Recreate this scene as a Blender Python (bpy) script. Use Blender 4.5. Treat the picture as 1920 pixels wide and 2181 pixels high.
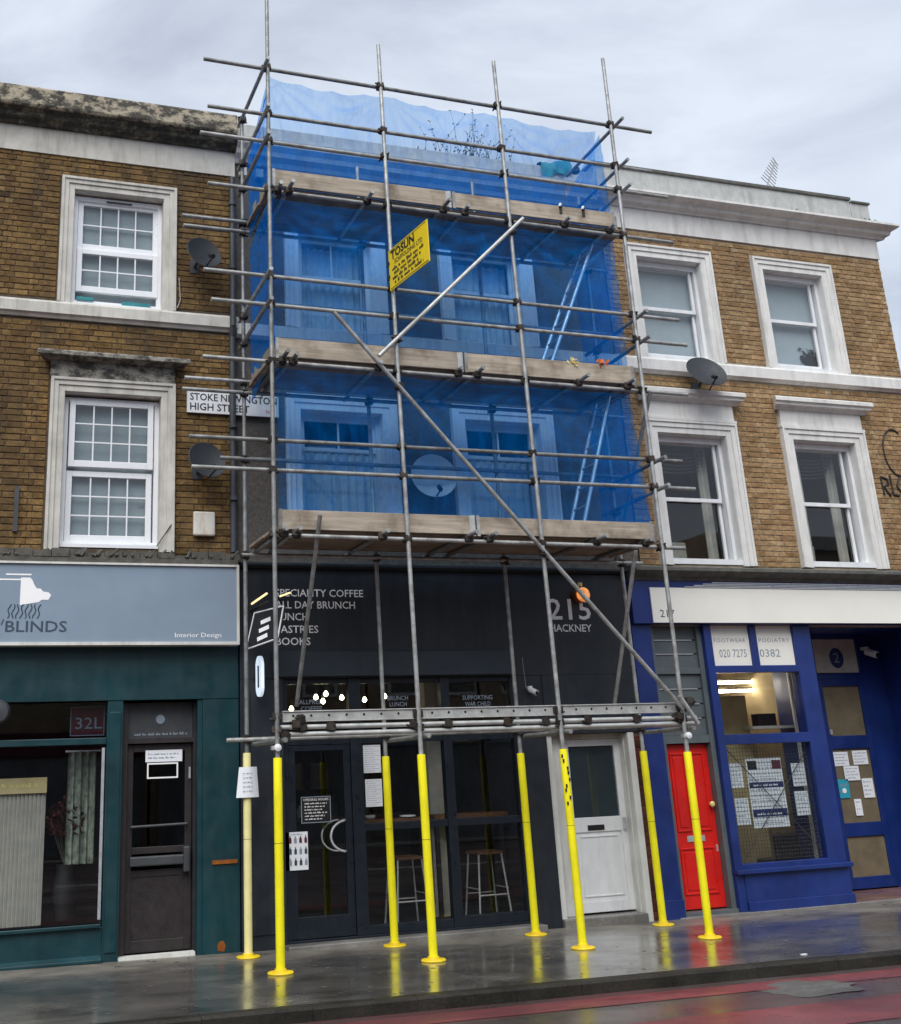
import bpy, bmesh, math, random
from mathutils import Vector, Matrix, noise
random.seed(7)
S = bpy.context.scene
C = S.collection
for o in list(bpy.data.objects): bpy.data.objects.remove(o)

# ------------------------------------------------------------------ camera
cd = bpy.data.cameras.new('camera'); cam = bpy.data.objects.new('camera', cd); C.objects.link(cam); S.camera = cam
RR = ((0.9478803, -0.31634554, -0.03805836), (0.06679134, 0.31406584, -0.94704887), (0.31154752, 0.895147, 0.31882596))
CAM = Vector((-4.3276, -13.3925, 1.75))
right, down, fwd = (Vector(r).normalized() for r in RR)
m3 = Matrix((right, -down, -fwd)).transposed()
cam.matrix_world = Matrix.Translation(CAM) @ m3.to_4x4()
FPX = 2478.988
cd.sensor_fit = 'VERTICAL'; cd.sensor_height = 24.0; cd.lens = FPX / 2181 * 24
cd.shift_x = 220 / 2181; cd.shift_y = -275 / 2181
cd.clip_start = .1; cd.clip_end = 2000
S.render.resolution_x = 901; S.render.resolution_y = 1024

def pix(p):
    d = Vector(p) - CAM
    w = d.dot(fwd)
    return (d.dot(right) / w * FPX + 740, d.dot(down) / w * FPX + 815.5, w)

# ------------------------------------------------------------------ sky, sun, exposure
SUN_EL, SUN_AZ = math.radians(52), math.radians(208)     # behind the viewer, a little to the left
W = bpy.data.worlds.new('World'); S.world = W; W.use_nodes = True
nt = W.node_tree; N = nt.nodes; L = nt.links
for n in list(N): N.remove(n)
out = N.new('ShaderNodeOutputWorld'); bg = N.new('ShaderNodeBackground'); bg.inputs[1].default_value = 1.0
sky = N.new('ShaderNodeTexSky'); sky.sky_type = 'NISHITA'; sky.sun_disc = False
sky.sun_elevation = SUN_EL; sky.sun_rotation = SUN_AZ
sc_ = N.new('ShaderNodeVectorMath'); sc_.operation = 'SCALE'; sc_.inputs[3].default_value = .1
tc = N.new('ShaderNodeTexCoord'); mp = N.new('ShaderNodeMapping'); mp.inputs['Scale'].default_value = (1.0, 1.0, 2.4)
n1 = N.new('ShaderNodeTexNoise'); n1.inputs['Scale'].default_value = 3.6; n1.inputs['Detail'].default_value = 9; n1.inputs['Roughness'].default_value = .56
n1.inputs['Distortion'].default_value = .5
cr = N.new('ShaderNodeValToRGB')
cr.color_ramp.elements[0].position = .34; cr.color_ramp.elements[0].color = (.25, .277, .33, 1)
cr.color_ramp.elements[1].position = .66; cr.color_ramp.elements[1].color = (.385, .418, .468, 1)
mx = N.new('ShaderNodeMix'); mx.data_type = 'RGBA'; mx.inputs[0].default_value = .92
L.new(tc.outputs['Generated'], mp.inputs[0]); L.new(mp.outputs[0], n1.inputs[0]); L.new(n1.outputs[0], cr.inputs[0])
L.new(sky.outputs[0], sc_.inputs[0]); L.new(sc_.outputs[0], mx.inputs[6]); L.new(cr.outputs[0], mx.inputs[7])
L.new(mx.outputs[2], bg.inputs[0]); L.new(bg.outputs[0], out.inputs[0])
sl = bpy.data.lights.new('sun', 'SUN'); sl.energy = 1.5; sl.angle = math.radians(50); sl.color = (1.0, .98, .95)
so = bpy.data.objects.new('sun', sl); C.objects.link(so)
so.rotation_euler = (math.pi / 2 - SUN_EL, 0, math.pi - SUN_AZ)
so.location = (-6, -12, 18)
S.view_settings.view_transform = 'Standard'; S.view_settings.look = 'None'
S.view_settings.exposure = 1.1; S.view_settings.gamma = 1.0; S.view_settings.use_curve_mapping = False
S.render.engine = 'CYCLES'
S.cycles.use_denoising = True
S.cycles.max_bounces = 6; S.cycles.caustics_reflective = False; S.cycles.caustics_refractive = False; S.cycles.transparent_max_bounces = 24

# ------------------------------------------------------------------ helpers
def link(o): C.objects.link(o); return o
def par(o, p):
    o.parent = p
    if p is not None and p.type == 'EMPTY': o.matrix_parent_inverse = Matrix.Translation(p.location).inverted()
    return o
def tag(o, label=None, cat=None, group=None, kind=None):
    if label: o['label'] = label
    if cat: o['category'] = cat
    if group: o['group'] = group
    if kind: o['kind'] = kind
    return o
def thing(name, loc, label, cat, group=None):
    o = link(bpy.data.objects.new(name, None)); o.location = loc; o.empty_display_size = .1
    return tag(o, label, cat, group)

class MB:
    def __init__(s): s.v = []; s.f = []; s.t = []
    def box(s, x0, x1, y0, y1, z0, z1):
        i = len(s.v)
        s.v += [(x0,y0,z0),(x1,y0,z0),(x1,y1,z0),(x0,y1,z0),(x0,y0,z1),(x1,y0,z1),(x1,y1,z1),(x0,y1,z1)]
        s.f += [tuple(i+k for k in q) for q in ((0,1,5,4),(1,2,6,5),(2,3,7,6),(3,0,4,7),(4,5,6,7),(3,2,1,0))]
        return s
    def quad(s, a, b, c, d):
        i = len(s.v); s.v += [tuple(a), tuple(b), tuple(c), tuple(d)]; s.f.append((i,i+1,i+2,i+3)); return s
    def poly(s, pts, off):
        i = len(s.v); n = len(pts); off = Vector(off)
        s.v += [tuple(p) for p in pts] + [tuple(Vector(p)+off) for p in pts]
        s.f.append(tuple(i+k for k in range(n))); s.f.append(tuple(i+n+k for k in reversed(range(n))))
        for k in range(n): s.f.append((i+k, i+(k+1) % n, i+n+(k+1) % n, i+n+k))
        return s
    def prism(s, prof, x0, x1, e0=0, e1=0):      # profile (y,z) extruded along X; e: mitred returns
        i = len(s.v); n = len(prof); ym = max(p[0] for p in prof)
        s.v += [(x0 + e0*(p[0]-ym), p[0], p[1]) for p in prof] + [(x1 - e1*(p[0]-ym), p[0], p[1]) for p in prof]
        s.f.append(tuple(i+k for k in range(n))); s.f.append(tuple(i+n+k for k in reversed(range(n))))
        for k in range(n): s.f.append((i+k, i+(k+1) % n, i+n+(k+1) % n, i+n+k))
        return s
    def tube(s, a, b, r, n=10, r2=None, cap=True):
        a = Vector(a); b = Vector(b); d = (b-a).normalized(); r2 = r if r2 is None else r2
        u = d.cross(Vector((0,0,1)) if abs(d.z) < .9 else Vector((1,0,0))).normalized(); w = d.cross(u)
        i = len(s.v)
        for c, q in ((a, r), (b, r2)):
            for k in range(n):
                t = 2*math.pi*k/n; s.v.append(tuple(c + u*math.cos(t)*q + w*math.sin(t)*q))
        for k in range(n): s.f.append((i+k, i+(k+1) % n, i+n+(k+1) % n, i+n+k))
        if cap: s.f.append(tuple(i+k for k in reversed(range(n)))); s.f.append(tuple(i+n+k for k in range(n)))
        return s
    def path(s, pts, r, n=7):
        for a, b in zip(pts, pts[1:]): s.tube(a, b, r, n)
        return s
    def lathe(s, o, d, prof, n=20):              # prof (radius, along)
        o = Vector(o); d = Vector(d).normalized()
        u = d.cross(Vector((0,0,1)) if abs(d.z) < .9 else Vector((1,0,0))).normalized(); w = d.cross(u)
        i = len(s.v)
        for r, t in prof:
            for k in range(n):
                q = 2*math.pi*k/n; s.v.append(tuple(o + d*t + (u*math.cos(q) + w*math.sin(q))*r))
        for j in range(len(prof)-1):
            for k in range(n): s.f.append((i+j*n+k, i+j*n+(k+1) % n, i+(j+1)*n+(k+1) % n, i+(j+1)*n+k))
        s.f.append(tuple(i+k for k in reversed(range(n)))); j = len(prof)-1; s.f.append(tuple(i+j*n+k for k in range(n)))
        return s
    def frame(s, x0, x1, z0, z1, w, y0, y1, wt=None, wb=None):
        wt = w if wt is None else wt; wb = w if wb is None else wb
        s.box(x0, x0+w, y0, y1, z0, z1); s.box(x1-w, x1, y0, y1, z0, z1)
        if wt: s.box(x0+w, x1-w, y0, y1, z1-wt, z1)
        if wb: s.box(x0+w, x1-w, y0, y1, z0, z0+wb)
        return s
    def mesh(s, name, smooth=False, recalc=True):
        me = bpy.data.meshes.new(name); me.from_pydata(s.v, [], s.f)
        if recalc:
            bm = bmesh.new(); bm.from_mesh(me); bmesh.ops.recalc_face_normals(bm, faces=bm.faces[:]); bm.to_mesh(me); bm.free()
        if smooth:
            me.shade_smooth(); me.set_sharp_from_angle(angle=math.radians(40))
        return me
    def build(s, name, mat, parent=None, smooth=False, bevel=0, kind=None, recalc=True):
        me = s.mesh(name, smooth, recalc); me.materials.append(mat)
        o = link(bpy.data.objects.new(name, me)); par(o, parent) if parent else None
        if bevel:
            b = o.modifiers.new('bevel', 'BEVEL'); b.width = bevel; b.segments = 2; b.limit_method = 'ANGLE'
        if kind: o['kind'] = kind
        return o
def bx(name, mat, parent, *a, **k): return MB().box(*a).build(name, mat, parent, **k)
def place(me, name, loc, parent=None, rot=None, scale=None):
    o = link(bpy.data.objects.new(name, me)); par(o, parent) if parent else None
    o.location = loc
    if rot: o.rotation_euler = rot
    if scale: o.scale = scale
    return o
def copy_tree(o, parent=None, delta=None):
    c = o.copy(); C.objects.link(c)
    if parent: c.parent = parent
    if delta is not None: c.location = Vector(c.location) + Vector(delta)
    for ch in list(o.children): copy_tree(ch, c)
    return c

# ------------------------------------------------------------------ materials
M = {}
def lin(h):
    h = h.lstrip('#'); r = [int(h[i:i+2], 16)/255 for i in (0, 2, 4)]
    return tuple(c/12.92 if c <= .04045 else ((c+.055)/1.055)**2.4 for c in r)
def nodes(name):
    m = bpy.data.materials.new(name); m.use_nodes = True; t = m.node_tree
    return m, t, t.nodes, t.links, t.nodes['Principled BSDF']
def noise_n(t, scale, detail=4, rough=.55, coord=None, stretch=None):
    n = t.nodes.new('ShaderNodeTexNoise'); n.inputs['Scale'].default_value = scale; n.inputs['Detail'].default_value = detail; n.inputs['Roughness'].default_value = rough
    c = t.nodes.new('ShaderNodeNewGeometry')
    if stretch:
        mp = t.nodes.new('ShaderNodeMapping'); mp.inputs['Scale'].default_value = stretch
        t.links.new(c.outputs['Position'], mp.inputs[0]); t.links.new(mp.outputs[0], n.inputs['Vector'])
    else: t.links.new(c.outputs['Position'], n.inputs['Vector'])
    return n.outputs[0]
def ramp(t, src, stops):
    r = t.nodes.new('ShaderNodeValToRGB'); e = r.color_ramp.elements
    while len(e) < len(stops): e.new(.5)
    for k, (p, c) in enumerate(stops):
        e[k].position = p; e[k].color = (c, c, c, 1) if isinstance(c, (int, float)) else (*c, 1)
    t.links.new(src, r.inputs[0]); return r.outputs[0]
def mixc(t, f, a, b, mode='MIX'):
    m = t.nodes.new('ShaderNodeMix'); m.data_type = 'RGBA'; m.blend_type = mode
    for i, q in ((0, f), (6, a), (7, b)):
        if hasattr(q, 'links'): t.links.new(q, m.inputs[i])
        elif isinstance(q, (int, float)): m.inputs[i].default_value = q
        else: m.inputs[i].default_value = (*q, 1)
    return m.outputs[2]
def bump(t, bs, src, strength, dist=.01):
    b = t.nodes.new('ShaderNodeBump'); b.inputs['Strength'].default_value = strength; b.inputs['Distance'].default_value = dist
    t.links.new(src, b.inputs['Height']); t.links.new(b.outputs[0], bs.inputs['Normal'])
def pm(name, col, rough=.6, var=.2, scale=6, metal=0, bmp=.15, dirt=0, dirtcol=(.05,.045,.035), streak=(6, 6, .8), spec=.5, emit=0, coat=0, objvar=0):
    m, t, n, l, bs = nodes(name); col = lin(col) if isinstance(col, str) else col
    v = noise_n(t, scale, 6)
    lo = tuple(c*(1-var) for c in col); hi = tuple(min(1, c*(1+var)) for c in col)
    c = ramp(t, v, [(.3, lo), (.7, hi)])
    if dirt:
        d = noise_n(t, 1.0, 8, .65, stretch=streak)
        d = ramp(t, d, [(.5-.02, 0.0), (.78, dirt)])
        c = mixc(t, d, c, dirtcol)
    if objvar:
        oi = n.new('ShaderNodeObjectInfo'); c = mixc(t, 1.0, c, ramp(t, oi.outputs['Random'], [(0, 1-objvar), (1, 1+objvar*.3)]), 'MULTIPLY')
    l.new(c, bs.inputs['Base Color'])
    bs.inputs['Roughness'].default_value = rough; bs.inputs['Metallic'].default_value = metal
    bs.inputs['Specular IOR Level'].default_value = spec
    if coat: bs.inputs['Coat Weight'].default_value = coat; bs.inputs['Coat Roughness'].default_value = .15
    r = noise_n(t, scale*3, 3); rr = ramp(t, r, [(.3, max(.02, rough-.1)), (.7, min(1, rough+.12))]); l.new(rr, bs.inputs['Roughness'])
    if bmp: bump(t, bs, noise_n(t, scale*9, 6), bmp, .006)
    if emit:
        l.new(c, bs.inputs['Emission Color']); bs.inputs['Emission Strength'].default_value = emit
    M[name] = m; return m
def emis(name, col, s):
    m, t, n, l, bs = nodes(name); bs.inputs['Base Color'].default_value = (*col, 1)
    bs.inputs['Emission Color'].default_value = (*col, 1); bs.inputs['Emission Strength'].default_value = s
    M[name] = m; return m

def brick_mat(name, stops, mort, soot):
    m, t, n, l, bs = nodes(name)
    a = n.new('ShaderNodeAttribute'); a.attribute_name = 'tone'
    c = ramp(t, a.outputs['Fac'], stops)
    fine = ramp(t, noise_n(t, 34, 6, .7), [(.3, .62), (.72, 1.25)])
    c = mixc(t, 1.0, c, fine, 'MULTIPLY')
    c = mixc(t, 1.0, c, ramp(t, noise_n(t, 11, 7, .7, stretch=(.7, .7, 1.5)), [(.33, .55), (.68, 1.3)]), 'MULTIPLY')
    c = mixc(t, ramp(t, noise_n(t, 5, 5, .7), [(.5, 0.0), (.7, .45)]), c, mort, 'MIX')
    st = ramp(t, noise_n(t, .8, 9, .62, stretch=(1, 1, .55)), [(.45, 0.0), (.72, soot)])
    c = mixc(t, st, c, (.035, .03, .024))
    sk = ramp(t, noise_n(t, 1.0, 8, .65, stretch=(5, 5, .5)), [(.52, 0.0), (.75, soot*.75)]); c = mixc(t, sk, c, (.06, .052, .042))
    pale = ramp(t, noise_n(t, 2.3, 8, .7), [(.66, 0.0), (.8, .35)])
    c = mixc(t, pale, c, (.42, .37, .29))
    l.new(c, bs.inputs['Base Color']); bs.inputs['Roughness'].default_value = .9; bs.inputs['Specular IOR Level'].default_value = .2
    bump(t, bs, noise_n(t, 60, 6, .7), .5, .008)
    M[name] = m
brick_mat('brick_dark', [(0, lin('#4c3b28')), (.25, lin('#6c5434')), (.5, lin('#80643e')), (.75, lin('#90744a')), (1, lin('#937a55'))], lin('#6b5a3c'), .9)
brick_mat('brick_pale', [(0, lin('#7a6047')), (.25, lin('#967753')), (.5, lin('#a88862')), (.75, lin('#b79a74')), (1, lin('#c6ae8c'))], lin('#a58c6c'), .45)
brick_mat('brick_red', [(0, lin('#3a1c18')), (.5, lin('#5a2c22')), (1, lin('#70382a'))], lin('#5a3a30'), .4)
pm('mortar_dark', '#54483a', .95, .35, 14, bmp=.5, dirt=.5)
pm('mortar_pale', '#a39580', .95, .3, 14, bmp=.5, dirt=.4)
pm('render_grey', '#655f58', .95, .3, 30, bmp=.9, dirt=.4)
pm('parapet_grey', '#b4b5b3', .9, .12, 8, bmp=.5, dirt=.5, dirtcol=(.13,.125,.11), streak=(9, 9, 1.5))
pm('stone_cream', '#c8c5bc', .85, .12, 5, bmp=.3, dirt=.5, dirtcol=(.09,.08,.06), streak=(7, 7, 1.2))
pm('stone_white', '#dddcd8', .75, .07, 5, bmp=.25, dirt=.5, dirtcol=(.27,.265,.25), streak=(7, 7, 1.0))
pm('white_paint', '#e3e5e7', .5, .05, 4, bmp=.08, dirt=.32, dirtcol=(.33,.32,.29), streak=(8, 8, 1.2))
pm('white_dirty', '#d8d8d2', .6, .08, 4, bmp=.1, dirt=.6, dirtcol=(.2,.19,.16))
pm('upvc', '#e9ebee', .3, .03, 3, bmp=0)
def peeling(name, base, dark, lo, hi):
    m, t, n, l, bs = nodes(name)
    c = ramp(t, noise_n(t, 9, 8, .7), [(.3, tuple(x*.75 for x in base)), (.7, base)])
    f = ramp(t, noise_n(t, 6.0, 10, .72, stretch=(1, 1, 1.6)), [(lo, 0), (hi, 1)])
    dk = ramp(t, noise_n(t, 12, 6, .7), [(.35, dark), (.7, tuple(x*2.6 for x in dark))])
    c = mixc(t, f, c, dk); l.new(c, bs.inputs['Base Color']); bs.inputs['Roughness'].default_value = .95
    bump(t, bs, noise_n(t, 25, 8, .7), .7, .012); M[name] = m
peeling('cornice_peel', lin('#b9ae98'), (.04, .038, .032), .43, .54)
peeling('cornice_soot', lin('#8d8874'), (.03, .03, .026), .36, .5)
peeling('hood_soot', lin('#a8a398'), (.035, .034, .03), .4, .56)
pm('lead', '#56534c', .7, .4, 9, bmp=.5, dirt=.6)
pm('coping_dark', '#5d5d58', .85, .3, 8, bmp=.4, dirt=.6)
pm('green_paint', '#09363d', .42, .25, 1.7, bmp=.14, dirt=.3, dirtcol=(.035,.075,.08), streak=(8, 8, 1.0))
pm('sign_grey', '#8697a8', .38, .05, 2, bmp=0)
pm('navy_paint', '#1d232b', .45, .25, 1.6, bmp=.12, dirt=.35, dirtcol=(.05,.052,.055), streak=(9, 9, .9))
pm('navy_box', '#2b343c', .4, .12, 3, bmp=.06)
pm('navy_frame', '#18202a', .35, .1, 3, bmp=0)
pm('blue_paint', '#182f70', .4, .25, 1.8, bmp=.14, dirt=.3, dirtcol=(.025,.05,.19), streak=(8, 8, 1.0))
pm('red_paint', '#d61f18', .35, .12, 2.5, bmp=.1, dirt=.3, dirtcol=(.33,.03,.02), streak=(7, 7, .9))
pm('grey_paint', '#5a6366', .4, .12, 4, bmp=.05)
pm('brown_door', '#2d2829', .45, .25, 6, bmp=.1)
pm('dark_grey', '#3f4246', .5, .2, 5, bmp=.05)
pm('cream_sign', '#eeece2', .45, .03, 2, bmp=0)
pm('black', '#15161a', .5, .2, 5, bmp=.05)
pm('dish_grey', '#2a2e33', .55, .15, 6, bmp=.08)
pm('dish_white', '#dfe3e6', .5, .06, 6, bmp=.05)
pm('galv', '#a6a8a6', .45, .3, 9, metal=.45, bmp=.3, dirt=.7, dirtcol=(.11,.065,.04), streak=(7, 7, 7), objvar=.4)
pm('galv_bright', '#b9bbb8', .45, .2, 9, metal=.35, bmp=.2, dirt=.4, dirtcol=(.2,.18,.15), streak=(5, 5, 5))
pm('coupler', '#3a3733', .6, .4, 14, metal=.5, bmp=.4, dirt=.6, dirtcol=(.11,.05,.03))
pm('yellow_sleeve', '#f5ea1a', .62, .06, 5, bmp=.3, dirt=.25, dirtcol=(.2,.15,.03), streak=(16, 16, 5), spec=.3)
pm('cream_sleeve', '#efe6a0', .62, .06, 7, bmp=.25, dirt=.35, dirtcol=(.35,.32,.2), streak=(6, 6, 6))
pm('yellow_plate', '#e8c81c', .5, .12, 9, bmp=.2, dirt=.3, dirtcol=(.25,.18,.05), streak=(8, 8, 8))
pm('aluminium', '#c9ccd0', .35, .1, 6, metal=.5, bmp=.1)
pm('paper', '#eef1f6', .8, .03, 5, bmp=0)
pm('ink', '#1b1f24', .6, .1, 5, bmp=0)
pm('ink_blue', '#1c2a63', .6, .1, 5, bmp=0)
pm('ink_slate', '#3a4a58', .6, .1, 5, bmp=0)
pm('ink_grey', '#8b97a4', .6, .1, 5, bmp=0)
pm('ink_white', '#fbfbfb', .5, .02, 5, bmp=0)
pm('ink_red', '#b8262a', .6, .05, 5, bmp=0)
pm('sign_yellow', '#f3d312', .4, .05, 5, bmp=0)
pm('gold', '#e3cf86', .4, .2, 12, bmp=0)
pm('beige', '#c5b283', .8, .12, 6, bmp=.1)
pm('blind', '#a3adb4', .8, .05, 4, bmp=0)
pm('blind_pale', '#8e999f', .8, .05, 4, bmp=0)
pm('curtain_white', '#e6e9ec', .85, .08, 5, bmp=.1)
pm('slat', '#b9b4ab', .7, .15, 7, bmp=.05)
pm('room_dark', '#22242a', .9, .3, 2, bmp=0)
pm('room_warm', '#9a8864', .9, .25, 2, bmp=0)
pm('wood_table', '#6e4a2e', .5, .25, 9, bmp=.1)
pm('plywood', '#6f6450', .75, .2, 5, bmp=.1)
pm('teal_paper', '#2aa3bd', .7, .05, 5, bmp=0)
pm('teal_tarp', '#2a7f86', .6, .25, 6, bmp=.3)
pm('copper', '#9c5a24', .5, .3, 12, metal=.4, bmp=.2)
pm('alarm_white', '#d6d3c6', .55, .08, 6, bmp=.1, dirt=.8, dirtcol=(.35,.2,.09), streak=(9, 9, 4))
pm('maroon', '#5a1a2c', .5, .1, 5, bmp=0)
pm('dried_red', '#4a1a18', .9, .5, 20, bmp=.2)
pm('fabric_floral', '#7d8378', .9, .55, 16, bmp=.3)
pm('leaf', '#5a6a45', .8, .3, 20, bmp=0)
pm('twig', '#4a443a', .9, .3, 20, bmp=0)
pm('plum', '#4a3c8c', .7, .2, 10, bmp=0)
pm('rag_orange', '#d9763a', .8, .2, 10, bmp=0)
emis('bulb', (1.0, .86, .55), 5); emis('tube_light', (1.0, .88, .74), 16); pm('amber', (.95, .26, .07), .25, .5, 14, bmp=0, emit=.4, coat=.6); emis('led_white', (.75, .87, 1.0), .3)
emis('sun_stick', (1.0, .8, .4), .5)

# glass: clear pane with a Fresnel reflection
def glass(name, tint, extra):
    m, t, n, l, bs = nodes(name); n.remove(bs); o = n['Material Output']
    tr = n.new('ShaderNodeBsdfTransparent'); tr.inputs[0].default_value = (*tint, 1)
    gl = n.new('ShaderNodeBsdfGlossy'); gl.inputs['Roughness'].default_value = .015
    fr = n.new('ShaderNodeFresnel'); fr.inputs[0].default_value = 1.52
    ad = n.new('ShaderNodeMath'); ad.operation = 'MULTIPLY_ADD'; ad.inputs[1].default_value = extra; ad.inputs[2].default_value = .01; ad.use_clamp = True
    bp = n.new('ShaderNodeBump'); bp.inputs['Strength'].default_value = .012; bp.inputs['Distance'].default_value = .01
    l.new(noise_n(t, 1.7, 2), bp.inputs['Height']); l.new(bp.outputs[0], gl.inputs['Normal'])
    ge = n.new('ShaderNodeNewGeometry'); iv = n.new('ShaderNodeMath'); iv.operation = 'SUBTRACT'; iv.inputs[0].default_value = 1; l.new(ge.outputs['Backfacing'], iv.inputs[1])
    mu = n.new('ShaderNodeMath'); mu.operation = 'MULTIPLY'; l.new(ad.outputs[0], mu.inputs[0]); l.new(iv.outputs[0], mu.inputs[1])
    ms = n.new('ShaderNodeMixShader'); l.new(fr.outputs[0], ad.inputs[0]); l.new(mu.outputs[0], ms.inputs[0])
    l.new(tr.outputs[0], ms.inputs[1]); l.new(gl.outputs[0], ms.inputs[2]); l.new(ms.outputs[0], o.inputs[0]); M[name] = m
glass('glass', (.96, .98, .98), 1.5)
glass('glass_dark', (.72, .76, .78), 1.15)

# blue debris netting: fine open weave, part see-through, part lit blue cloth
def netting(name, tint, f0, f1):
    m, t, n, l, bs = nodes(name); n.remove(bs); o = n['Material Output']
    tr = n.new('ShaderNodeBsdfTransparent'); tr.inputs[0].default_value = (*tint, 1)
    df = n.new('ShaderNodeBsdfDiffuse'); tl = n.new('ShaderNodeBsdfTranslucent')
    col = ramp(t, noise_n(t, 3.0, 6, .6), [(.3, (.0, .24, .95)), (.7, (.002, .32, 1.0))])
    l.new(col, df.inputs[0]); l.new(col, tl.inputs[0])
    a = n.new('ShaderNodeMixShader'); a.inputs[0].default_value = .5; l.new(df.outputs[0], a.inputs[1]); l.new(tl.outputs[0], a.inputs[2])
    cz = noise_n(t, 1.5, 3, .5, stretch=(1.2, 1.2, .8)); cr_ = ramp(t, cz, [(.44, 0.0), (.475, 1.0), (.50, 0.0)])  # crease shading put into the opacity as thin noise bands, not from the folds
    cz2 = noise_n(t, 2.6, 2, .5, stretch=(1.6, 1.6, .5)); cr2 = ramp(t, cz2, [(.5, 0.0), (.52, .8), (.55, 0.0)])
    lw = n.new('ShaderNodeLayerWeight'); lw.inputs[0].default_value = .35
    f = ramp(t, noise_n(t, 5, 5, .6, stretch=(1, 1, .35)), [(.3, f0), (.7, f1)])
    ad = n.new('ShaderNodeMath'); ad.operation = 'MULTIPLY_ADD'; ad.inputs[1].default_value = .4; ad.use_clamp = True
    f = mixc(t, 1.0, f, mixc(t, 1.0, cr_, (.09,)*3, 'MULTIPLY'), 'ADD'); f = mixc(t, 1.0, f, mixc(t, 1.0, cr2, (.08,)*3, 'MULTIPLY'), 'ADD')
    f = mixc(t, 1.0, f, ramp(t, noise_n(t, 1.0, 7, .7, stretch=(22, 22, 1.1)), [(.35, -.0), (.72, .12)]), 'ADD')
    l.new(lw.outputs['Facing'], ad.inputs[0]); l.new(f, ad.inputs[2])
    b = n.new('ShaderNodeMixShader'); l.new(ad.outputs[0], b.inputs[0]); l.new(tr.outputs[0], b.inputs[1]); l.new(a.outputs[0], b.inputs[2])
    l.new(b.outputs[0], o.inputs[0]); M[name] = m
netting('netting', (.62, .83, 1), .075, .19); netting('netting_thin', (.72, .87, 1), .055, .15)

def wood(name, a, b):
    m, t, n, l, bs = nodes(name)
    g = noise_n(t, 1.0, 8, .65, stretch=(1.6, 30, 30))
    c = ramp(t, g, [(.3, lin(a)), (.7, lin(b))])
    st = ramp(t, noise_n(t, 2.4, 8, .7), [(.47, 0.0), (.68, .8)]); c = mixc(t, st, c, lin('#6a5c4b'))
    oi = n.new('ShaderNodeObjectInfo'); v = ramp(t, oi.outputs['Random'], [(0, .75), (1, 1.15)]); c = mixc(t, 1.0, c, v, 'MULTIPLY')
    l.new(c, bs.inputs['Base Color']); bs.inputs['Roughness'].default_value = .85; bump(t, bs, g, .4, .004); M[name] = m
wood('board', '#8f8274', '#bcb1a0')
wood('deck_board', '#857563', '#a8988a')

def wet(name, a, b, r0, r1, tint=None, coat=.85, blotch=.55, dry=False):
    m, t, n, l, bs = nodes(name)
    c = ramp(t, noise_n(t, 45, 8, .7), [(.3, a), (.7, b)])
    big = noise_n(t, .75, 7, .6)
    c = mixc(t, 1.0, c, ramp(t, noise_n(t, 1.6, 9, .68, stretch=(.8, 1.3, 1)), [(.34, 1-blotch), (.68, 1.3)]), 'MULTIPLY')
    if tint: c = mixc(t, ramp(t, noise_n(t, 1.1, 9, .65, stretch=(.5, 1.6, 1)), [(.42, 0.0), (.62, .8)]), c, tint)
    l.new(c, bs.inputs['Base Color'])
    rgh = ramp(t, big, [(.36, r0), (.66, r1)]); crg = ramp(t, big, [(.34, r0*.6), (.7, r1)])
    if dry:                                     # sheltered strip by the building line stays half dry
        ge = n.new('ShaderNodeNewGeometry'); sp = n.new('ShaderNodeSeparateXYZ'); l.new(ge.outputs['Position'], sp.inputs[0])
        ad = n.new('ShaderNodeMath'); ad.operation = 'MULTIPLY_ADD'; ad.inputs[1].default_value = 1.6; l.new(noise_n(t, 1.3, 8, .68, stretch=(.6, 1, 1)), ad.inputs[0]); l.new(sp.outputs[1], ad.inputs[2])
        mr = n.new('ShaderNodeMapRange'); mr.inputs[1].default_value = -.3; mr.inputs[2].default_value = .35; l.new(ad.outputs[0], mr.inputs[0])
        c = mixc(t, mr.outputs[0], c, mixc(t, 1.0, c, (1.55, 1.5, 1.42), 'MULTIPLY')); rgh = mixc(t, mr.outputs[0], rgh, (.55,)*3); crg = mixc(t, mr.outputs[0], crg, (.5,)*3)
    l.new(c, bs.inputs['Base Color'])
    l.new(rgh, bs.inputs['Roughness'])
    bs.inputs['Specular IOR Level'].default_value = .75*coat; bs.inputs['IOR'].default_value = 1.4
    bs.inputs['Coat Weight'].default_value = coat; bs.inputs['Coat IOR'].default_value = 1.33
    l.new(crg, bs.inputs['Coat Roughness'])
    bump(t, bs, noise_n(t, 70, 5, .7), .22, .004); M[name] = m
wet('pavement_wet', (.085, .08, .072), (.18, .168, .15), .07, .36, dry=True, blotch=.65)
wet('kerb_wet', (.02, .019, .016), (.05, .047, .04), .35, .6, coat=.15)
wet('road_wet', (.05, .043, .04), (.1, .088, .08), .28, .5, (.14, .045, .05))
wet('red_line', (.17, .035, .042), (.3, .075, .085), .35, .55, (.12, .045, .048), coat=.5)
wet('patch_wet', (.06, .055, .05), (.2, .19, .18), .3, .6, coat=.4)
wet('threshold_concrete', (.16, .15, .135), (.27, .26, .24), .3, .6)
wet('lobby_tile', (.16, .08, .06), (.26, .14, .11), .3, .55)
pm('earth', '#4a4a48', .9, .2, 1, bmp=0)

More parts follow.
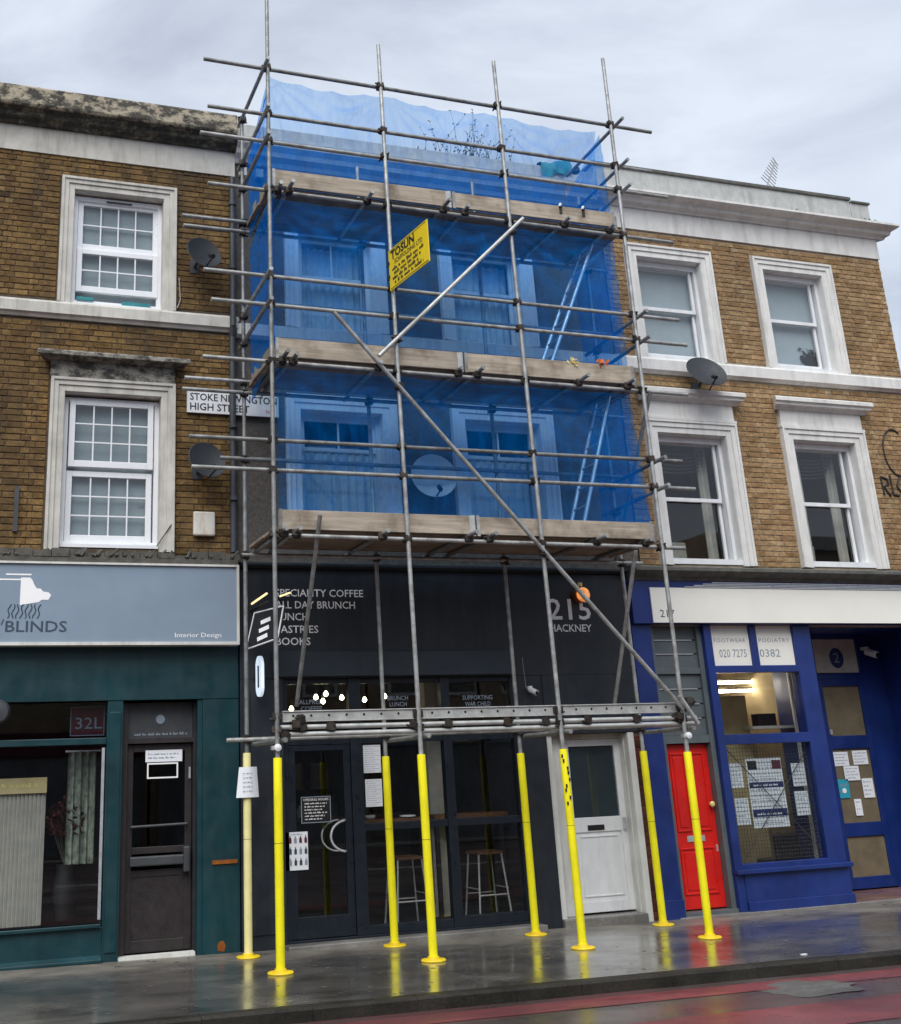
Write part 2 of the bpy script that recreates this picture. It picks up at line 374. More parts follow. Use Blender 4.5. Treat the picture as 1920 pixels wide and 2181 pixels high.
# ------------------------------------------------------------------ lettering
def text(name, s, x0, z0, h, y, mat, parent, width=None, bold=0.0, frame=None, align='l', space=1.0):
    cu = bpy.data.curves.new('t', 'FONT'); cu.body = s; cu.size = 1; cu.offset = bold; cu.space_character = space; cu.resolution_u = 2
    cu.fill_mode = 'FRONT'; cu.extrude = .0
    ob = bpy.data.objects.new('t', cu); C.objects.link(ob)
    dg = bpy.context.evaluated_depsgraph_get(); me = bpy.data.meshes.new_from_object(ob.evaluated_get(dg))
    bpy.data.objects.remove(ob); bpy.data.curves.remove(cu)
    xs = [v.co.x for v in me.vertices]; w = max(xs)-min(xs); xm = min(xs)
    sz = h/.69; sx = (width/w) if width else sz
    if align == 'c': x0 = x0 - w*sx/2
    for v in me.vertices:
        a, b = x0 + (v.co.x-xm)*sx, z0 + v.co.y*sz
        if frame: v.co = frame(a, b)
        else: v.co = (a, y, b)
    me.name = name; me.materials.clear(); me.materials.append(mat)
    o = link(bpy.data.objects.new(name, me)); par(o, parent) if parent else None
    return o

def scribble(parent, x0, x1, z, h, y, mat, seed=1, frame=None):      # print too small to read: rows of word-like strokes
    r = random.Random(seed); b = MB(); x = x0
    while x < x1-.3*h:
        n = r.randint(2, 7)
        for k in range(n):
            w = h*r.uniform(.25, .6)
            if x+w > x1: break
            t = h*r.choice((.6, .6, .75, 1.0)); q = [(x, z), (x+w*.8, z), (x+w*.8, z+t*r.uniform(.7, 1)), (x+w*r.uniform(0, .3), z+t)]
            q = [frame(*p) if frame else (p[0], y, p[1]) for p in q]; b.quad(*q); x += w
        x += h*.6
    return b.build('lettering', mat, parent, recalc=False, kind='stuff')

# ------------------------------------------------------------------ ground, pavement, kerb, road
G = lambda x: -.01*(x+1.1)
KY = lambda x: -3.42          # line of the kerb's road edge
gs = MB()
gs.quad((-600,-600,-.9),(600,-600,-.9),(600,600,-.9),(-600,600,-.9)); tag(gs.build('ground', M['earth']), kind='structure')
def strip(name, fy0, fy1, dz, mat, x0=-30, x1=30, n=24):
    b = MB()
    for k in range(n):
        a, c = x0+(x1-x0)*k/n, x0+(x1-x0)*(k+1)/n
        b.quad((a,fy0(a),G(a)+dz),(c,fy0(c),G(c)+dz),(c,fy1(c),G(c)+dz),(a,fy1(a),G(a)+dz))
    return tag(b.build(name, mat, recalc=False), kind='structure')
strip('pavement', lambda x: KY(x)+.14, lambda x: 1.4, 0, M['pavement_wet'])
strip('road', lambda x: -19.5, lambda x: KY(x)+.05, -.105, M['road_wet'])
strip('opposite_pavement', lambda x: -24.5, lambda x: -19.5, .0, M['pavement_wet'])
rl = strip('red_line', lambda x: KY(x)-.52, lambda x: KY(x)-.17, -.101, M['red_line'])
strip('red_line', lambda x: KY(x)-1.95, lambda x: KY(x)-1.2, -.101, M['red_line'])
kb = MB(); kb.box(-30, 30, -2.2, -2.0, -.6, -.3); kerb = tag(kb.build('kerb', M['kerb_wet']), kind='structure')
x = -8.0; k = 0
while x < 14:
    Lk = .9 if k % 5 else .62
    a, c = x+.0015, x+Lk-.0015; b = MB(); j = random.uniform(-.002, .002)
    p = lambda q, y, z: (q, KY(q)+y, G(q)+z)
    pts0 = [p(a,0,-.25),p(a,0,-.018+j),p(a,.02,.004+j),p(a,.142,.004+j),p(a,.142,-.25)]
    pts1 = [p(c,0,-.25),p(c,0,-.018+j),p(c,.02,.004+j),p(c,.142,.004+j),p(c,.142,-.25)]
    i = 0; b.v = pts0+pts1; b.f = [(0,1,2,3,4),(9,8,7,6,5)]+[(q,(q+1)%5,5+(q+1)%5,5+q) for q in range(5)]
    b.build('kerb_stone', M['kerb_wet'], kerb); x += Lk; k += 1
bx('threshold', M['threshold_concrete'], None, -.66, 2.42, -.24, .3, -.2, .035, bevel=.012)['kind'] = 'structure'
bx('threshold', M['threshold_concrete'], None, 2.72, 3.84, -.1, .3, -.2, .05, bevel=.012)['kind'] = 'structure'
bx('threshold', M['threshold_concrete'], None, 4.28, 8.8, -.09, -.005, -.3, -.04, bevel=.012)['kind'] = 'structure'
lf = MB().box(6.9, 9.35, 0.0, 1.6, -.3, -.028).build('lobby_floor', M['lobby_tile']); lf['kind'] = 'structure'

def lay_disc(b, x, y, r, dz, n=12, j=.25):
    i = len(b.v); a0 = random.random()*6
    for k in range(n):
        q = r*(1+random.uniform(-j, j)); a = a0+6.283*k/n; b.v.append((x+q*math.cos(a)*1.25, y+q*math.sin(a), G(x)+dz))
    b.f.append(tuple(range(i, i+n)))
b = MB(); 
for k in range(170): x = random.uniform(-4, 9); lay_disc(b, x, random.uniform(-3.2, -.3), random.uniform(.008, .022), .003, 8, .3)
tag(b.build('gum_stains', M['threshold_concrete'], recalc=False), 'pale trodden gum spots on the wet pavement', 'stains', kind='stuff')
b = MB()
for k in range(40): x = random.uniform(-4, 8); lay_disc(b, x, random.choice((random.uniform(-3.25,-2.9), random.uniform(-.5,-.1))), random.uniform(.012, .03), .004, 5, .5)
tag(b.build('leaf_litter', M['earth'], recalc=False), 'small dark scraps of litter and leaves along the pavement edges', 'litter', kind='stuff')
b = MB(); lay_disc(b, 2.9, -4.05, .36, -.099, 26, .16); tag(b.build('asphalt_patch', M['patch_wet'], recalc=False), kind='structure')
bx('litter_scrap', M['paper'], None, 3.62, 3.68, -3.1, -3.07, G(3.6)+.001, G(3.6)+.006); tag(bpy.data.objects['litter_scrap'], 'tiny white paper scrap on the pavement near the kerb on the right', 'litter')

for k in range(9): x = -26+k*6.0; b = MB(); b.quad((x,-11.6,G(x)-.1),(x+3.6,-11.6,G(x+3.6)-.1),(x+3.6,-11.45,G(x+3.6)-.1),(x,-11.45,G(x)-.1)); tag(b.build('centre_line', M['white_paint'], recalc=False), kind='structure')
# ------------------------------------------------------------------ bricks
def rects(x0, x1, z0, z1, holes):
    xs = sorted({x0, x1, *[h[0] for h in holes if x0 < h[0] < x1], *[h[1] for h in holes if x0 < h[1] < x1]})
    zs = sorted({z0, z1, *[h[2] for h in holes if z0 < h[2] < z1], *[h[3] for h in holes if z0 < h[3] < z1]})
    r = []
    for a, b in zip(xs, xs[1:]):
        col = []
        for c, d in zip(zs, zs[1:]):
            mx_, mz = (a+b)/2, (c+d)/2
            if any(h[0] < mx_ < h[1] and h[2] < mz < h[3] for h in holes): continue
            if col and abs(col[-1][3]-c) < 1e-6: col[-1] = (a, b, col[-1][2], d)
            else: col.append((a, b, c, d))
        r += col
    return r
BR = {}
def brick_geo(b, x0, x1, z0, z1, yf, c=.005, j=.0):
    i = len(b.v); y1 = .02
    q = lambda: random.uniform(-j, j)
    b.v += [(x0,y1,z0),(x1,y1,z0),(x1,y1,z1),(x0,y1,z1),(x0,yf+c,z0),(x1,yf+c,z0),(x1,yf+c,z1),(x0,yf+c,z1),
            (x0+c+q(),yf+q(),z0+c+q()),(x1-c+q(),yf+q(),z0+c+q()),(x1-c+q(),yf+q(),z1-c+q()),(x0+c+q(),yf+q(),z1-c+q())]
    for a, e in ((0,4),(4,8)):
        for k in range(4): b.f.append((i+a+k, i+a+(k+1) % 4, i+e+(k+1) % 4, i+e+k))
    b.f.append((i+8,i+9,i+10,i+11))
def tone_attr(me, vals):
    at_ = me.attributes.new('tone', 'FLOAT', 'FACE'); at_.data.foreach_set('value', vals)
def brick_variant(mat, w, h, k):
    key = (mat, w, k)
    if key not in BR:
        b = MB(); brick_geo(b, 0, w, 0, h, -.009 - (k % 3)*.0015, .005, .0025)
        me = b.mesh('brick'); tone_attr(me, [.5+.22*math.sin(k*2.4)]*len(me.polygons)); me.materials.append(M[mat]); BR[key] = me
    return BR[key]
def lay(wall, mat, x0, x1, z0, z1, holes, singles=300, seed=1, zpref=None):
    rnd = random.Random(seed); bh, cs = .065, .0752; todo = []
    z = z0; row = 0
    while z + bh <= z1+.01:
        x = x0 - (.17 if row % 2 else .0); k = row % 2
        while x < x1:
            w = .215 if (k % 2 == 0) else .1025
            a, c = max(x, x0), min(x+w, x1); segs = [(a, c)] if c-a > .012 else []
            for h in holes:
                if h[2] < z+bh-.004 and h[3] > z+.004:
                    ns = []
                    for (p, q) in segs:
                        if h[1] <= p or h[0] >= q: ns.append((p, q)); continue
                        if h[0]-p > .012: ns.append((p, h[0]))
                        if q-h[1] > .012: ns.append((h[1], q))
                    segs = ns
            for (p, q) in segs: todo.append((p, q, z, abs(q-p-w) < 1e-6, w))
            x += w + .010; k += 1
        z += cs; row += 1
    vis = []
    for t in todo:
        u = pix(((t[0]+t[1])/2, 0, t[2]))
        if 4 < u[0] < 1916 and 4 < u[1] < 2177 and t[3]: vis.append(((t[1]-t[0])/u[2]**2, t))
    vis.sort(key=lambda q: -q[0]); single = set(id(t) for _, t in vis[:singles])
    rest = MB(); tones = []
    for t in todo:
        if id(t) in single:
            me = brick_variant(mat, t[4], bh, rnd.randrange(10)); place(me, 'brick', (t[0], 0, t[2]), wall)
        else:
            n0 = len(rest.f); brick_geo(rest, t[0], t[1], t[2], t[2]+bh, -.009-rnd.random()*.003, .005, .0025)
            tones += [min(1, max(0, rnd.gauss(.5, .15)))]*(len(rest.f)-n0)
    me = rest.mesh('brick', recalc=True); tone_attr(me, tones); me.materials.append(M[mat])
    o = link(bpy.data.objects.new('brick', me)); par(o, wall); o['kind'] = 'stuff'
    return o

def room(b, x0, x1, y0, y1, z0, z1):       # open towards the street
    b.quad((x0,y1,z0),(x1,y1,z0),(x1,y1,z1),(x0,y1,z1)); b.quad((x0,y0,z0),(x0,y1,z0),(x0,y1,z1),(x0,y0,z1))
    b.quad((x1,y0,z0),(x1,y1,z0),(x1,y1,z1),(x1,y0,z1)); b.quad((x0,y0,z0),(x1,y0,z0),(x1,y1,z0),(x0,y1,z0)); b.quad((x0,y0,z1),(x1,y0,z1),(x1,y1,z1),(x0,y1,z1))
    return b

def surround(parent, mat, x0, x1, z0, z1, w, y, steps=True):   # moulded architrave on three sides, opening x0..x1
    b = MB()
    b.frame(x0-w, x1+w, z0, z1+w, w*.55, y, .06, wb=0)
    b.frame(x0-w*.451, x1+w*.451, z0, z1+w*.451, w*.45, y+.018, .06, wb=0)
    if steps: b.frame(x0-w-.001, x1+w+.001, z0, z1+w+.001, .035, y-.018, y-.0005, wb=0)
    b.box(x0-.004, x0+.004, y+.03, .2, z0, z1); b.box(x1-.004, x1+.004, y+.03, .2, z0, z1); b.box(x0+.0041, x1-.0041, y+.03, .2, z1-.003, z1+.004)
    return b.build('surround', mat, parent, bevel=.004)

def curtain(b, x0, x1, z0, z1, y, folds, amp=.03):
    n = int(folds*6); i = len(b.v)
    for k in range(n+1):
        t = k/n; xx = x0+(x1-x0)*t; yy = y + math.sin(t*folds*2*math.pi)*amp + math.sin(t*folds*3.1)*amp*.5
        b.v += [(xx, yy, z0), (xx, yy, z1)]
    for k in range(n): b.f.append((i+2*k, i+2*k+2, i+2*k+3, i+2*k+1))
    return b

# ------------------------------------------------------------------ left building
LB = thing('brick_building', (-4, 0, 0), 'dark brown brick building with sooty cream cornice above the teal shopfront', 'building')
LX0, LX1 = -9.0, -1.13
uw = (-3.18, -2.06, 7.28, 8.83); lw = (-3.20, -2.06, 4.30, 6.16)
b = MB()
for r in rects(LX0, LX1, 2.62, 9.4, [uw, lw]): b.box(r[0], r[1], 0, .3, r[2], r[3])
b.box(LX0, LX1, .3, 8, 9.1, 9.3); b.box(LX0, LX0+.3, .3, 8, -.3, 9.1); b.box(LX0, LX1, 7.7, 8, -.3, 9.1); b.box(LX1-.3, LX1, .31, 7.7, -.3, 9.1)
b.box(LX1-.1, LX1, 0, .3, -.3, 2.6)
lwall = b.build('wall', M['mortar_dark'], LB)
lay(lwall, 'brick_dark', -6.2, LX1, 4.26, 9.28, [(-3.36, -1.885, 7.28, 8.98), (-3.39, -1.89, 4.2, 6.58), (-9, 0, 7.07, 7.29)], seed=3)
MB().prism([(.3,9.28),(-.03,9.28),(-.03,9.63),(.3,9.63)], LX0, LX1).build('frieze', M['stone_cream'], LB)
MB().prism([(.3,9.63),(-.08,9.632),(-.1,9.66),(-.17,9.69),(-.19,9.74),(-.26,9.77),(.3,9.77)], LX0, LX1-.01).build('cornice_moulding', M['cornice_soot'], LB)
MB().prism([(.3,9.771),(-.28,9.771),(-.3,9.8),(-.3,10.03),(-.27,10.06),(.3,10.08)], LX0, LX1-.02).build('cornice', M['cornice_peel'], LB, bevel=.01)
MB().prism([(.2,7.07),(-.03,7.07),(-.05,7.1),(-.08,7.12),(-.08,7.25),(-.06,7.28),(.2,7.285)], LX0, LX1+.02).build('string_course', M['stone_cream'], LB)

def upvc_window(parent, op, sashes, cols, fy):
    x0, x1, z0, z1 = op
    w = MB().frame(x0+.005, x1-.005, z0+.05, z1-.03, .055, fy, fy+.1).build('window', M['upvc'], parent)
    for n, (sx0, sx1, sz0, sz1, yy, rows) in enumerate(sashes):
        fw = .068
        s = MB().frame(sx0, sx1, sz0, sz1, fw, yy, yy+.05, wb=.08).build('sash', M['upvc'], w, bevel=.006)
        gx0, gx1, gz0, gz1 = sx0+fw, sx1-fw, sz0+.08, sz1-fw
        for i in range(cols):
            for j in range(rows):
                a, c = gx0+(gx1-gx0)*i/cols, gx0+(gx1-gx0)*(i+1)/cols; d, e = gz0+(gz1-gz0)*j/rows, gz0+(gz1-gz0)*(j+1)/rows
                bx('pane', M['glass'], w, a+.007, c-.007, yy+.02, yy+.028, d+.007, e-.007)
        for i in range(1, cols): a = gx0+(gx1-gx0)*i/cols; bx('glazing_bar', M['upvc'], w, a-.008, a+.008, yy+.012, yy+.036, gz0, gz1)
        for j in range(1, rows):
            d = gz0+(gz1-gz0)*j/rows; bx('glazing_bar', M['upvc'], w, gx0, gx1, yy+.0135, yy+.0345, d-.008, d+.008)
    bx('trickle_vent', M['dark_grey'], w, (x0+x1)/2-.15, (x0+x1)/2+.17, fy-.012, fy-.001, z1-.085, z1-.06)
    bx('roller_blind', M['blind_pale'], w, x0+.06, x1-.06, fy+.101, fy+.106, z0+.1, z1-.05)
    return w
w = upvc_window(LB, uw, [(-3.115, -2.105, 8.085, 8.765, .13, 2), (-3.115, -2.105, 7.50, 8.08, .09, 2)], 4, .1)
surround(w, M['stone_cream'], uw[0], uw[1], 7.285, uw[3], .16, -.05)
bx('sill_strip', M['teal_tarp'], w, -2.55, -2.2, .06, .09, 7.34, 7.40); bx('sill_strip', M['upvc'], w, -3.17, -2.07, .03, .1, 7.29, 7.335)
bx('sill_strip', M['teal_tarp'], w, -3.1, -2.9, .06, .09, 7.38, 7.42)
w = upvc_window(LB, lw, [(-3.125, -2.135, 5.275, 6.10, .07, 3), (-3.135, -2.14, 4.40, 5.235, .11, 3)], 4, .1)
surround(w, M['stone_cream'], lw[0], lw[1], 4.27, lw[3], .165, -.06)
bx('sill', M['upvc'], w, -3.19, -2.07, .02, .15, 4.32, 4.36)
MB().box(-3.375, -1.9, -.05, .1, 6.335, 6.53).build('hood_frieze', M['hood_soot'], w)
MB().prism([(.1,6.531),(-.09,6.531),(-.13,6.55),(-.2,6.56),(-.2,6.6),(-.17,6.625),(.1,6.64)], -3.38, -1.9, .55, .55).build('hood', M['hood_soot'], w)
# lead flashing over the fascia
b = MB()
for k in range(40):
    a = -9+k*.197
    if a > -1.2: break
    b.box(a, min(a+.19, -1.15), -.16-random.random()*.05, .05, 4.17, 4.20+random.random()*.07)
    for q in range(3): u = min(a+random.random()*.15, -1.25); b.tube((u,-.2,4.175+random.random()*.02),(u+random.uniform(.03,.1),-.14,4.2+random.random()*.08),random.uniform(.008,.02),5)
b.prism([(.05,4.11),(-.2,4.11),(-.2,4.165),(.05,4.26)], -9, -1.17)
b.build('flashing', M['lead'], LB)
bx('waste_pipe_end', M['dark_grey'], LB, -3.71, -3.66, -.05, 0.01, 4.47, 4.99)
# teal shopfront
sf = MB()
sf.box(-9, -1.13, -.02, .28, 2.62, 3.3); sf.box(-9, -1.13, -.04, -.0201, 3.19, 3.24)
sf.box(-9, -2.60, -.005, .24, -.3, .35); sf.box(-9, -2.62, -.05, .0, .35, .385)
sf.prism([(-.005,.02),(-.06,.02),(-.06,.05),(-.005,.09)], -9, -2.6)
sf.box(-2.60, -2.43, -.01, .25, -.3, 2.62); sf.box(-2.575, -2.455, -.025, -.0101, .1, 2.5)
sf.box(-1.545, -1.13, -.012, .28, -.3, 2.62)
sf.box(-9, -2.60, .02, .1, 2.165, 2.235)
sf.box(-1.6, -1.545, 0.0, .3, -.3, 2.62)
sf.box(-4.9, -4.8, .0, .1, .36, 2.62)
sf.build('shopfront', M['green_paint'], LB, bevel=.006)
sw = MB().box(-9, -2.605, .055, .063, .36, 2.16).build('shop_window', M['glass'], LB)
bx('transom_light', M['glass_dark'], sw, -9, -2.605, .055, .063, 2.24, 2.61)
bx('frame_edge', M['aluminium'], sw, -2.645, -2.615, .03, .05, .42, 2.13)
room(MB(), -9, -2.5, .28, 3.4, 0.0, 2.62).build('display_room', M['room_dark'], LB)
# shop door
dr = MB().box(-2.43, -2.36, .1, .26, -.1, 2.6).box(-1.625, -1.6, .12, .26, -.1, 2.6).box(-2.36, -1.625, .12, .26, 2.165, 2.215).build('door_frame', M['brown_door'], LB)
bx('fanlight', M['dark_grey'], dr, -2.36, -1.625, .17, .19, 2.215, 2.6)
MB().lathe((-1.99, .168, 2.42), (0,-1,0), [(.05,0),(.05,.004)], 16).build('emblem', M['ink_grey'], dr)
scribble(dr, -2.28, -1.68, 2.25, .03, .167, M['ink_grey'], 5)
door = MB().frame(-2.355, -1.63, .05, 2.155, .075, .18, .23, wt=.08, wb=.12)
door.box(-2.28, -1.705, .18, .23, 1.02, 1.09); door.box(-2.28, -1.705, .185, .225, .79, .86)
door = door.build('door', M['brown_door'], LB, bevel=.005)
bx('panel', M['brown_door'], door, -2.28, -1.705, .195, .22, .17, .79)
bx('pane', M['glass_dark'], door, -2.28, -1.705, .2, .206, 1.09, 2.075)
room(MB(), -2.42, -1.56, .27, 2.5, 0, 2.2).build('hall', M['room_dark'], door)
MB().path([(-2.3,.13,1.3),(-1.69,.13,1.31)], .014).tube((-2.3,.13,1.3),(-2.3,.18,1.3),.012).tube((-1.69,.13,1.31),(-1.69,.18,1.31),.012).build('grab_rail', M['dark_grey'], door, smooth=True)
MB().box(-2.31,-1.72,.1,.15,.9,1.0).box(-1.73,-1.66,.08,.18,.82,1.08).build('push_bar', M['dark_grey'], door, bevel=.015)
bx('lock_plate', M['aluminium'], door, -1.665, -1.645, .165, .179, 1.78, 1.9)
bx('door_sill', M['white_dirty'], LB, -2.5, -1.62, .0, .12, -.05, .045)
bx('letter_plate', M['copper'], LB, -1.44, -1.16, -.028, -.0121, .885, .925)
MB().poly([(-1.38,-.0121,.03),(-1.31,-.0121,.02),(-1.295,-.0121,.08),(-1.32,-.0121,.125),(-1.36,-.0121,.12),(-1.385,-.0121,.08)],(0,-.003,0)).build('rust_patch', M['copper'], LB)
MB().lathe((-3.76,-.02,2.52), (0,-1,0), [(.13,0),(.13,.05),(.1,.09),(.04,.1)], 24).build('wall_lamp', M['dark_grey'], LB, smooth=True)
# things in its window
nt_ = thing('door_notice', (-1.95,.16,1.8), 'pale green paper notice with empty white frame on the dark shop door', 'notice')
bx('paper_sheet', M['paper'], nt_, -2.15, -1.74, .168, .174, 1.965, 2.09); MB().frame(-2.13,-1.785,1.79,1.955,.016,.17,.176).build('sheet_holder', M['ink_white'], nt_)
scribble(nt_, -2.12, -1.78, 2.04, .02, .166, M['ink_grey'], 4); scribble(nt_, -2.12, -1.8, 2.0, .02, .166, M['ink_grey'], 6)
vb = thing('vertical_blind', (-3.42,.4,.37), 'beige vertical slat blind with gold lettered header in the left shop window', 'blind')
hb = bx('header', M['beige'], vb, -3.9, -3.185, .37, .42, 1.69, 1.85)
scribble(hb, -3.66, -3.27, 1.75, .05, .366, M['gold'], 4)
for k in range(16):
    a = -3.88+k*.043
    b = MB(); b.poly([(a,.40,.37),(a+.045,.43,.37),(a+.045,.43,1.69),(a,.40,1.69)], (.004,-.004,0)); b.build('slat', M['slat'], vb)
cu_ = thing('patterned_curtain', (-2.8,.34,.4), 'grey green floral curtain hanging beside the left shop window edge', 'curtain')
curtain(MB(), -2.97, -2.66, .95, 2.1, .36, 4).build('drape', M['fabric_floral'], cu_); MB().tube((-3.0,.36,2.11),(-2.62,.36,2.11),.012).build('rail', M['aluminium'], cu_)
df_ = thing('flower_stand_in', (-2.95,.45,.4), 'dark red flower bunch standing in for a reddish blob in the left shop window', 'flowers')  # flower bunch invented to fill an indistinct dark reddish blob
MB().lathe((-2.95,.45,.4),(0,0,1),[(.08,0),(.13,.25),(.09,.5),(.1,.55)],14).build('vase', M['black'], df_, smooth=True)
b = MB()
for k in range(260):
    a, r, hh = random.random()*6.28, random.random()**.5*.22, random.random()
    c = Vector((-2.95+math.cos(a)*r, .45+math.sin(a)*r*.6, 1.25+hh*.4*(1-r*1.6))); d = Vector((random.uniform(-1,1),random.uniform(-1,1),random.uniform(-1,1))).normalized()*.03; e = d.cross(Vector((.3,.5,.8))).normalized()*.018
    b.quad(c-d-e, c+d-e, c+d+e, c-d+e)
b.build('petals', M['dried_red'], df_, recalc=False)
b = MB()
for k in range(14): b.tube((-2.95,.45,.9),(-2.95+random.uniform(-.15,.15),.45+random.uniform(-.08,.08),1.3),.004,5)
b.build('stems', M['twig'], df_)
rs = thing('sign_reflection', (-2.8,.12,2.28), 'small dark red sign reflection with pale edging built as a board in the left shop transom light', 'sign')  # mirrored reflection of a red sign, modelled as a solid board
bx('board', M['maroon'], rs, -2.98, -2.62, .13, .14, 2.27, 2.56); MB().frame(-2.985,-2.615,2.262,2.57,.009,.125,.129).build('edging', M['ink_grey'], rs)
text('lettering', '32L', -2.93, 2.335, .12, .122, M['ink_grey'], rs, width=.29)

# ------------------------------------------------------------------ fascia sign of the left shop
fs = thing('fascia_sign', (-3,-.18,3.2), 'long blue grey fascia sign above the teal shopfront', 'sign')
bx('sign_panel', M['sign_grey'], fs, -9, -1.19, -.19, -.021, 3.235, 4.085)
MB().box(-9,-1.16,-.21,-.025,3.2,3.234).box(-1.189,-1.16,-.21,-.025,3.2345,4.11).box(-9,-1.1895,-.215,-.025,4.0855,4.108).build('sign_frame', M['white_dirty'], fs)
text('lettering', '& BLINDS', -3.93, 3.345, .115, -.192, M['ink_slate'], fs, width=.84, bold=.012)
text('lettering', 'Interior Design', -1.9, 3.285, .05, -.192, M['ink_white'], fs, width=.53)
lg = MB(); P = lambda *q: [(a, -.1925, c) for a, c in q]
lg.poly(P((-3.60,3.63),(-3.40,3.665),(-3.37,3.69),(-3.30,3.69),(-3.27,3.74),(-3.30,3.77),(-3.36,3.78),(-3.385,3.81),(-3.43,3.815),(-3.46,3.86),(-3.475,3.90),(-3.50,3.93),(-3.60,3.93)), (0,.001,0))
lg.poly(P((-3.76,3.955),(-3.76,3.972),(-3.49,3.972),(-3.49,3.955)), (0,.001,0)); lg.poly(P((-4.2,3.9),(-4.2,3.916),(-3.601,3.916),(-3.601,3.9)), (0,.001,0))
lg.build('emblem', M['ink_white'], fs)
lg = MB()
for k in range(8):
    x = -3.70+k*.045; lg.path([(x+.012*math.sin(q*1.3+k*1.7)-.02*(1-q/6), -.192, 3.49+q*.025) for q in range(7)], .006, 4)
for k in range(5): lg.path([(-4.0+k*.06, -.192, 3.6-.03*k+.02*(k % 2)), (-3.86+k*.02, -.192, 3.5-.02*k)], .006, 4)
lg.build('drape_drawing', M['ink_slate'], fs)

# ------------------------------------------------------------------ right building
RB = thing('brick_building', (7, 0, 0), 'yellow stock brick end building with white window surrounds and cornice', 'building')
RX0, RX1 = 4.36, 9.42
U1 = (4.88, 5.985, 7.22, 8.80); U2 = (7.10, 8.20, 7.22, 8.82); D1 = (4.86, 5.985, 4.30, 6.105); D2 = (7.145, 8.25, 4.30, 6.12)
b = MB()
for r in rects(RX0, RX1, 3.45, 9.6, [U1, U2, D1, D2]): b.box(r[0], r[1], 0, .3, r[2], r[3])
b.box(RX1-.3, RX1, .3, 8, -.3, 9.8); b.box(RX0, RX1-.3, 7.7, 8, -.3, 9.6); b.box(RX0, RX1-.3, .3, 7.7, 9.3, 9.45); b.box(RX0, RX0+.3, .31, 7.7, -.3, 10.0)
b.box(9.0, RX1-.001, .001, .3, -.3, 3.45)
rwall = b.build('wall', M['mortar_pale'], RB)
lay(rwall, 'brick_pale', RX0, RX1, 4.25, 9.25, [(4.69,6.175,7.15,8.99),(6.91,8.39,7.15,9.01),(4.66,6.18,4.2,6.60),(6.94,8.45,4.2,6.60),(0,12,6.98,7.205)], seed=9)
st = M['stone_white']
MB().prism([(.2,9.24),(-.03,9.24),(-.03,9.58),(.2,9.58)], RX0, RX1+.01).build('frieze', st, RB)
MB().prism([(.2,9.581),(-.06,9.581),(-.08,9.61),(-.15,9.63),(-.17,9.68),(-.27,9.71),(-.3,9.73),(-.3,9.765),(.2,9.79)], RX0-.05, RX1, .1, .55).build('cornice', st, RB)
MB().box(RX0, 9.08, .02, .32, 9.8, 10.26).box(9.085, RX1+.02, .01, .4, 9.8, 10.22).build('parapet', M['parapet_grey'], RB)
MB().box(RX0-.02, 9.1, -.01, .36, 10.262, 10.32).box(9.101, RX1+.05, -.02, .44, 10.222, 10.262).build('coping', M['coping_dark'], RB, bevel=.01)
b = MB()
for k in range(70):
    x = random.choice((7.9, 9.3, 9.25)) + random.gauss(0, .12); z = 9.8+random.random()*.06
    b.tube((min(x,9.44),-.1,z-.02),(min(x,9.44)+random.uniform(-.03,.03),-.1,z+random.random()*.06),.012,5)
b.build('moss', M['leaf'], RB, kind='stuff')
MB().prism([(.2,6.98),(-.03,6.98),(-.05,7.0),(-.09,7.02),(-.09,7.17),(-.07,7.2),(.2,7.205)], RX0-.02, RX1+.03).build('string_course', st, RB)
def sash_window(parent, op, g, meet, glassmat):
    x0, x1, z0, z1 = op
    w = MB().frame(x0+.002, x1-.002, z0, z1-.002, .05, .1, .26, wt=.09, wb=.06).build('window', M['white_paint'], parent)
    MB().frame(g[0]-.045, g[1]+.045, meet-.03, g[3]+.04, .046, .14, .18, wb=.055).build('sash', M['white_paint'], w, bevel=.005)
    MB().frame(g[0]-.045, g[1]+.045, g[2]-.06, meet+.032, .046, .183, .223, wb=.062, wt=.05).build('sash', M['white_paint'], w, bevel=.005)
    bx('pane', M[glassmat], w, g[0]-.002, g[1]+.002, .155, .16, meet+.02, g[3]); bx('pane', M[glassmat], w, g[0]-.002, g[1]+.002, .2, .205, g[2], meet-.015)
    return w
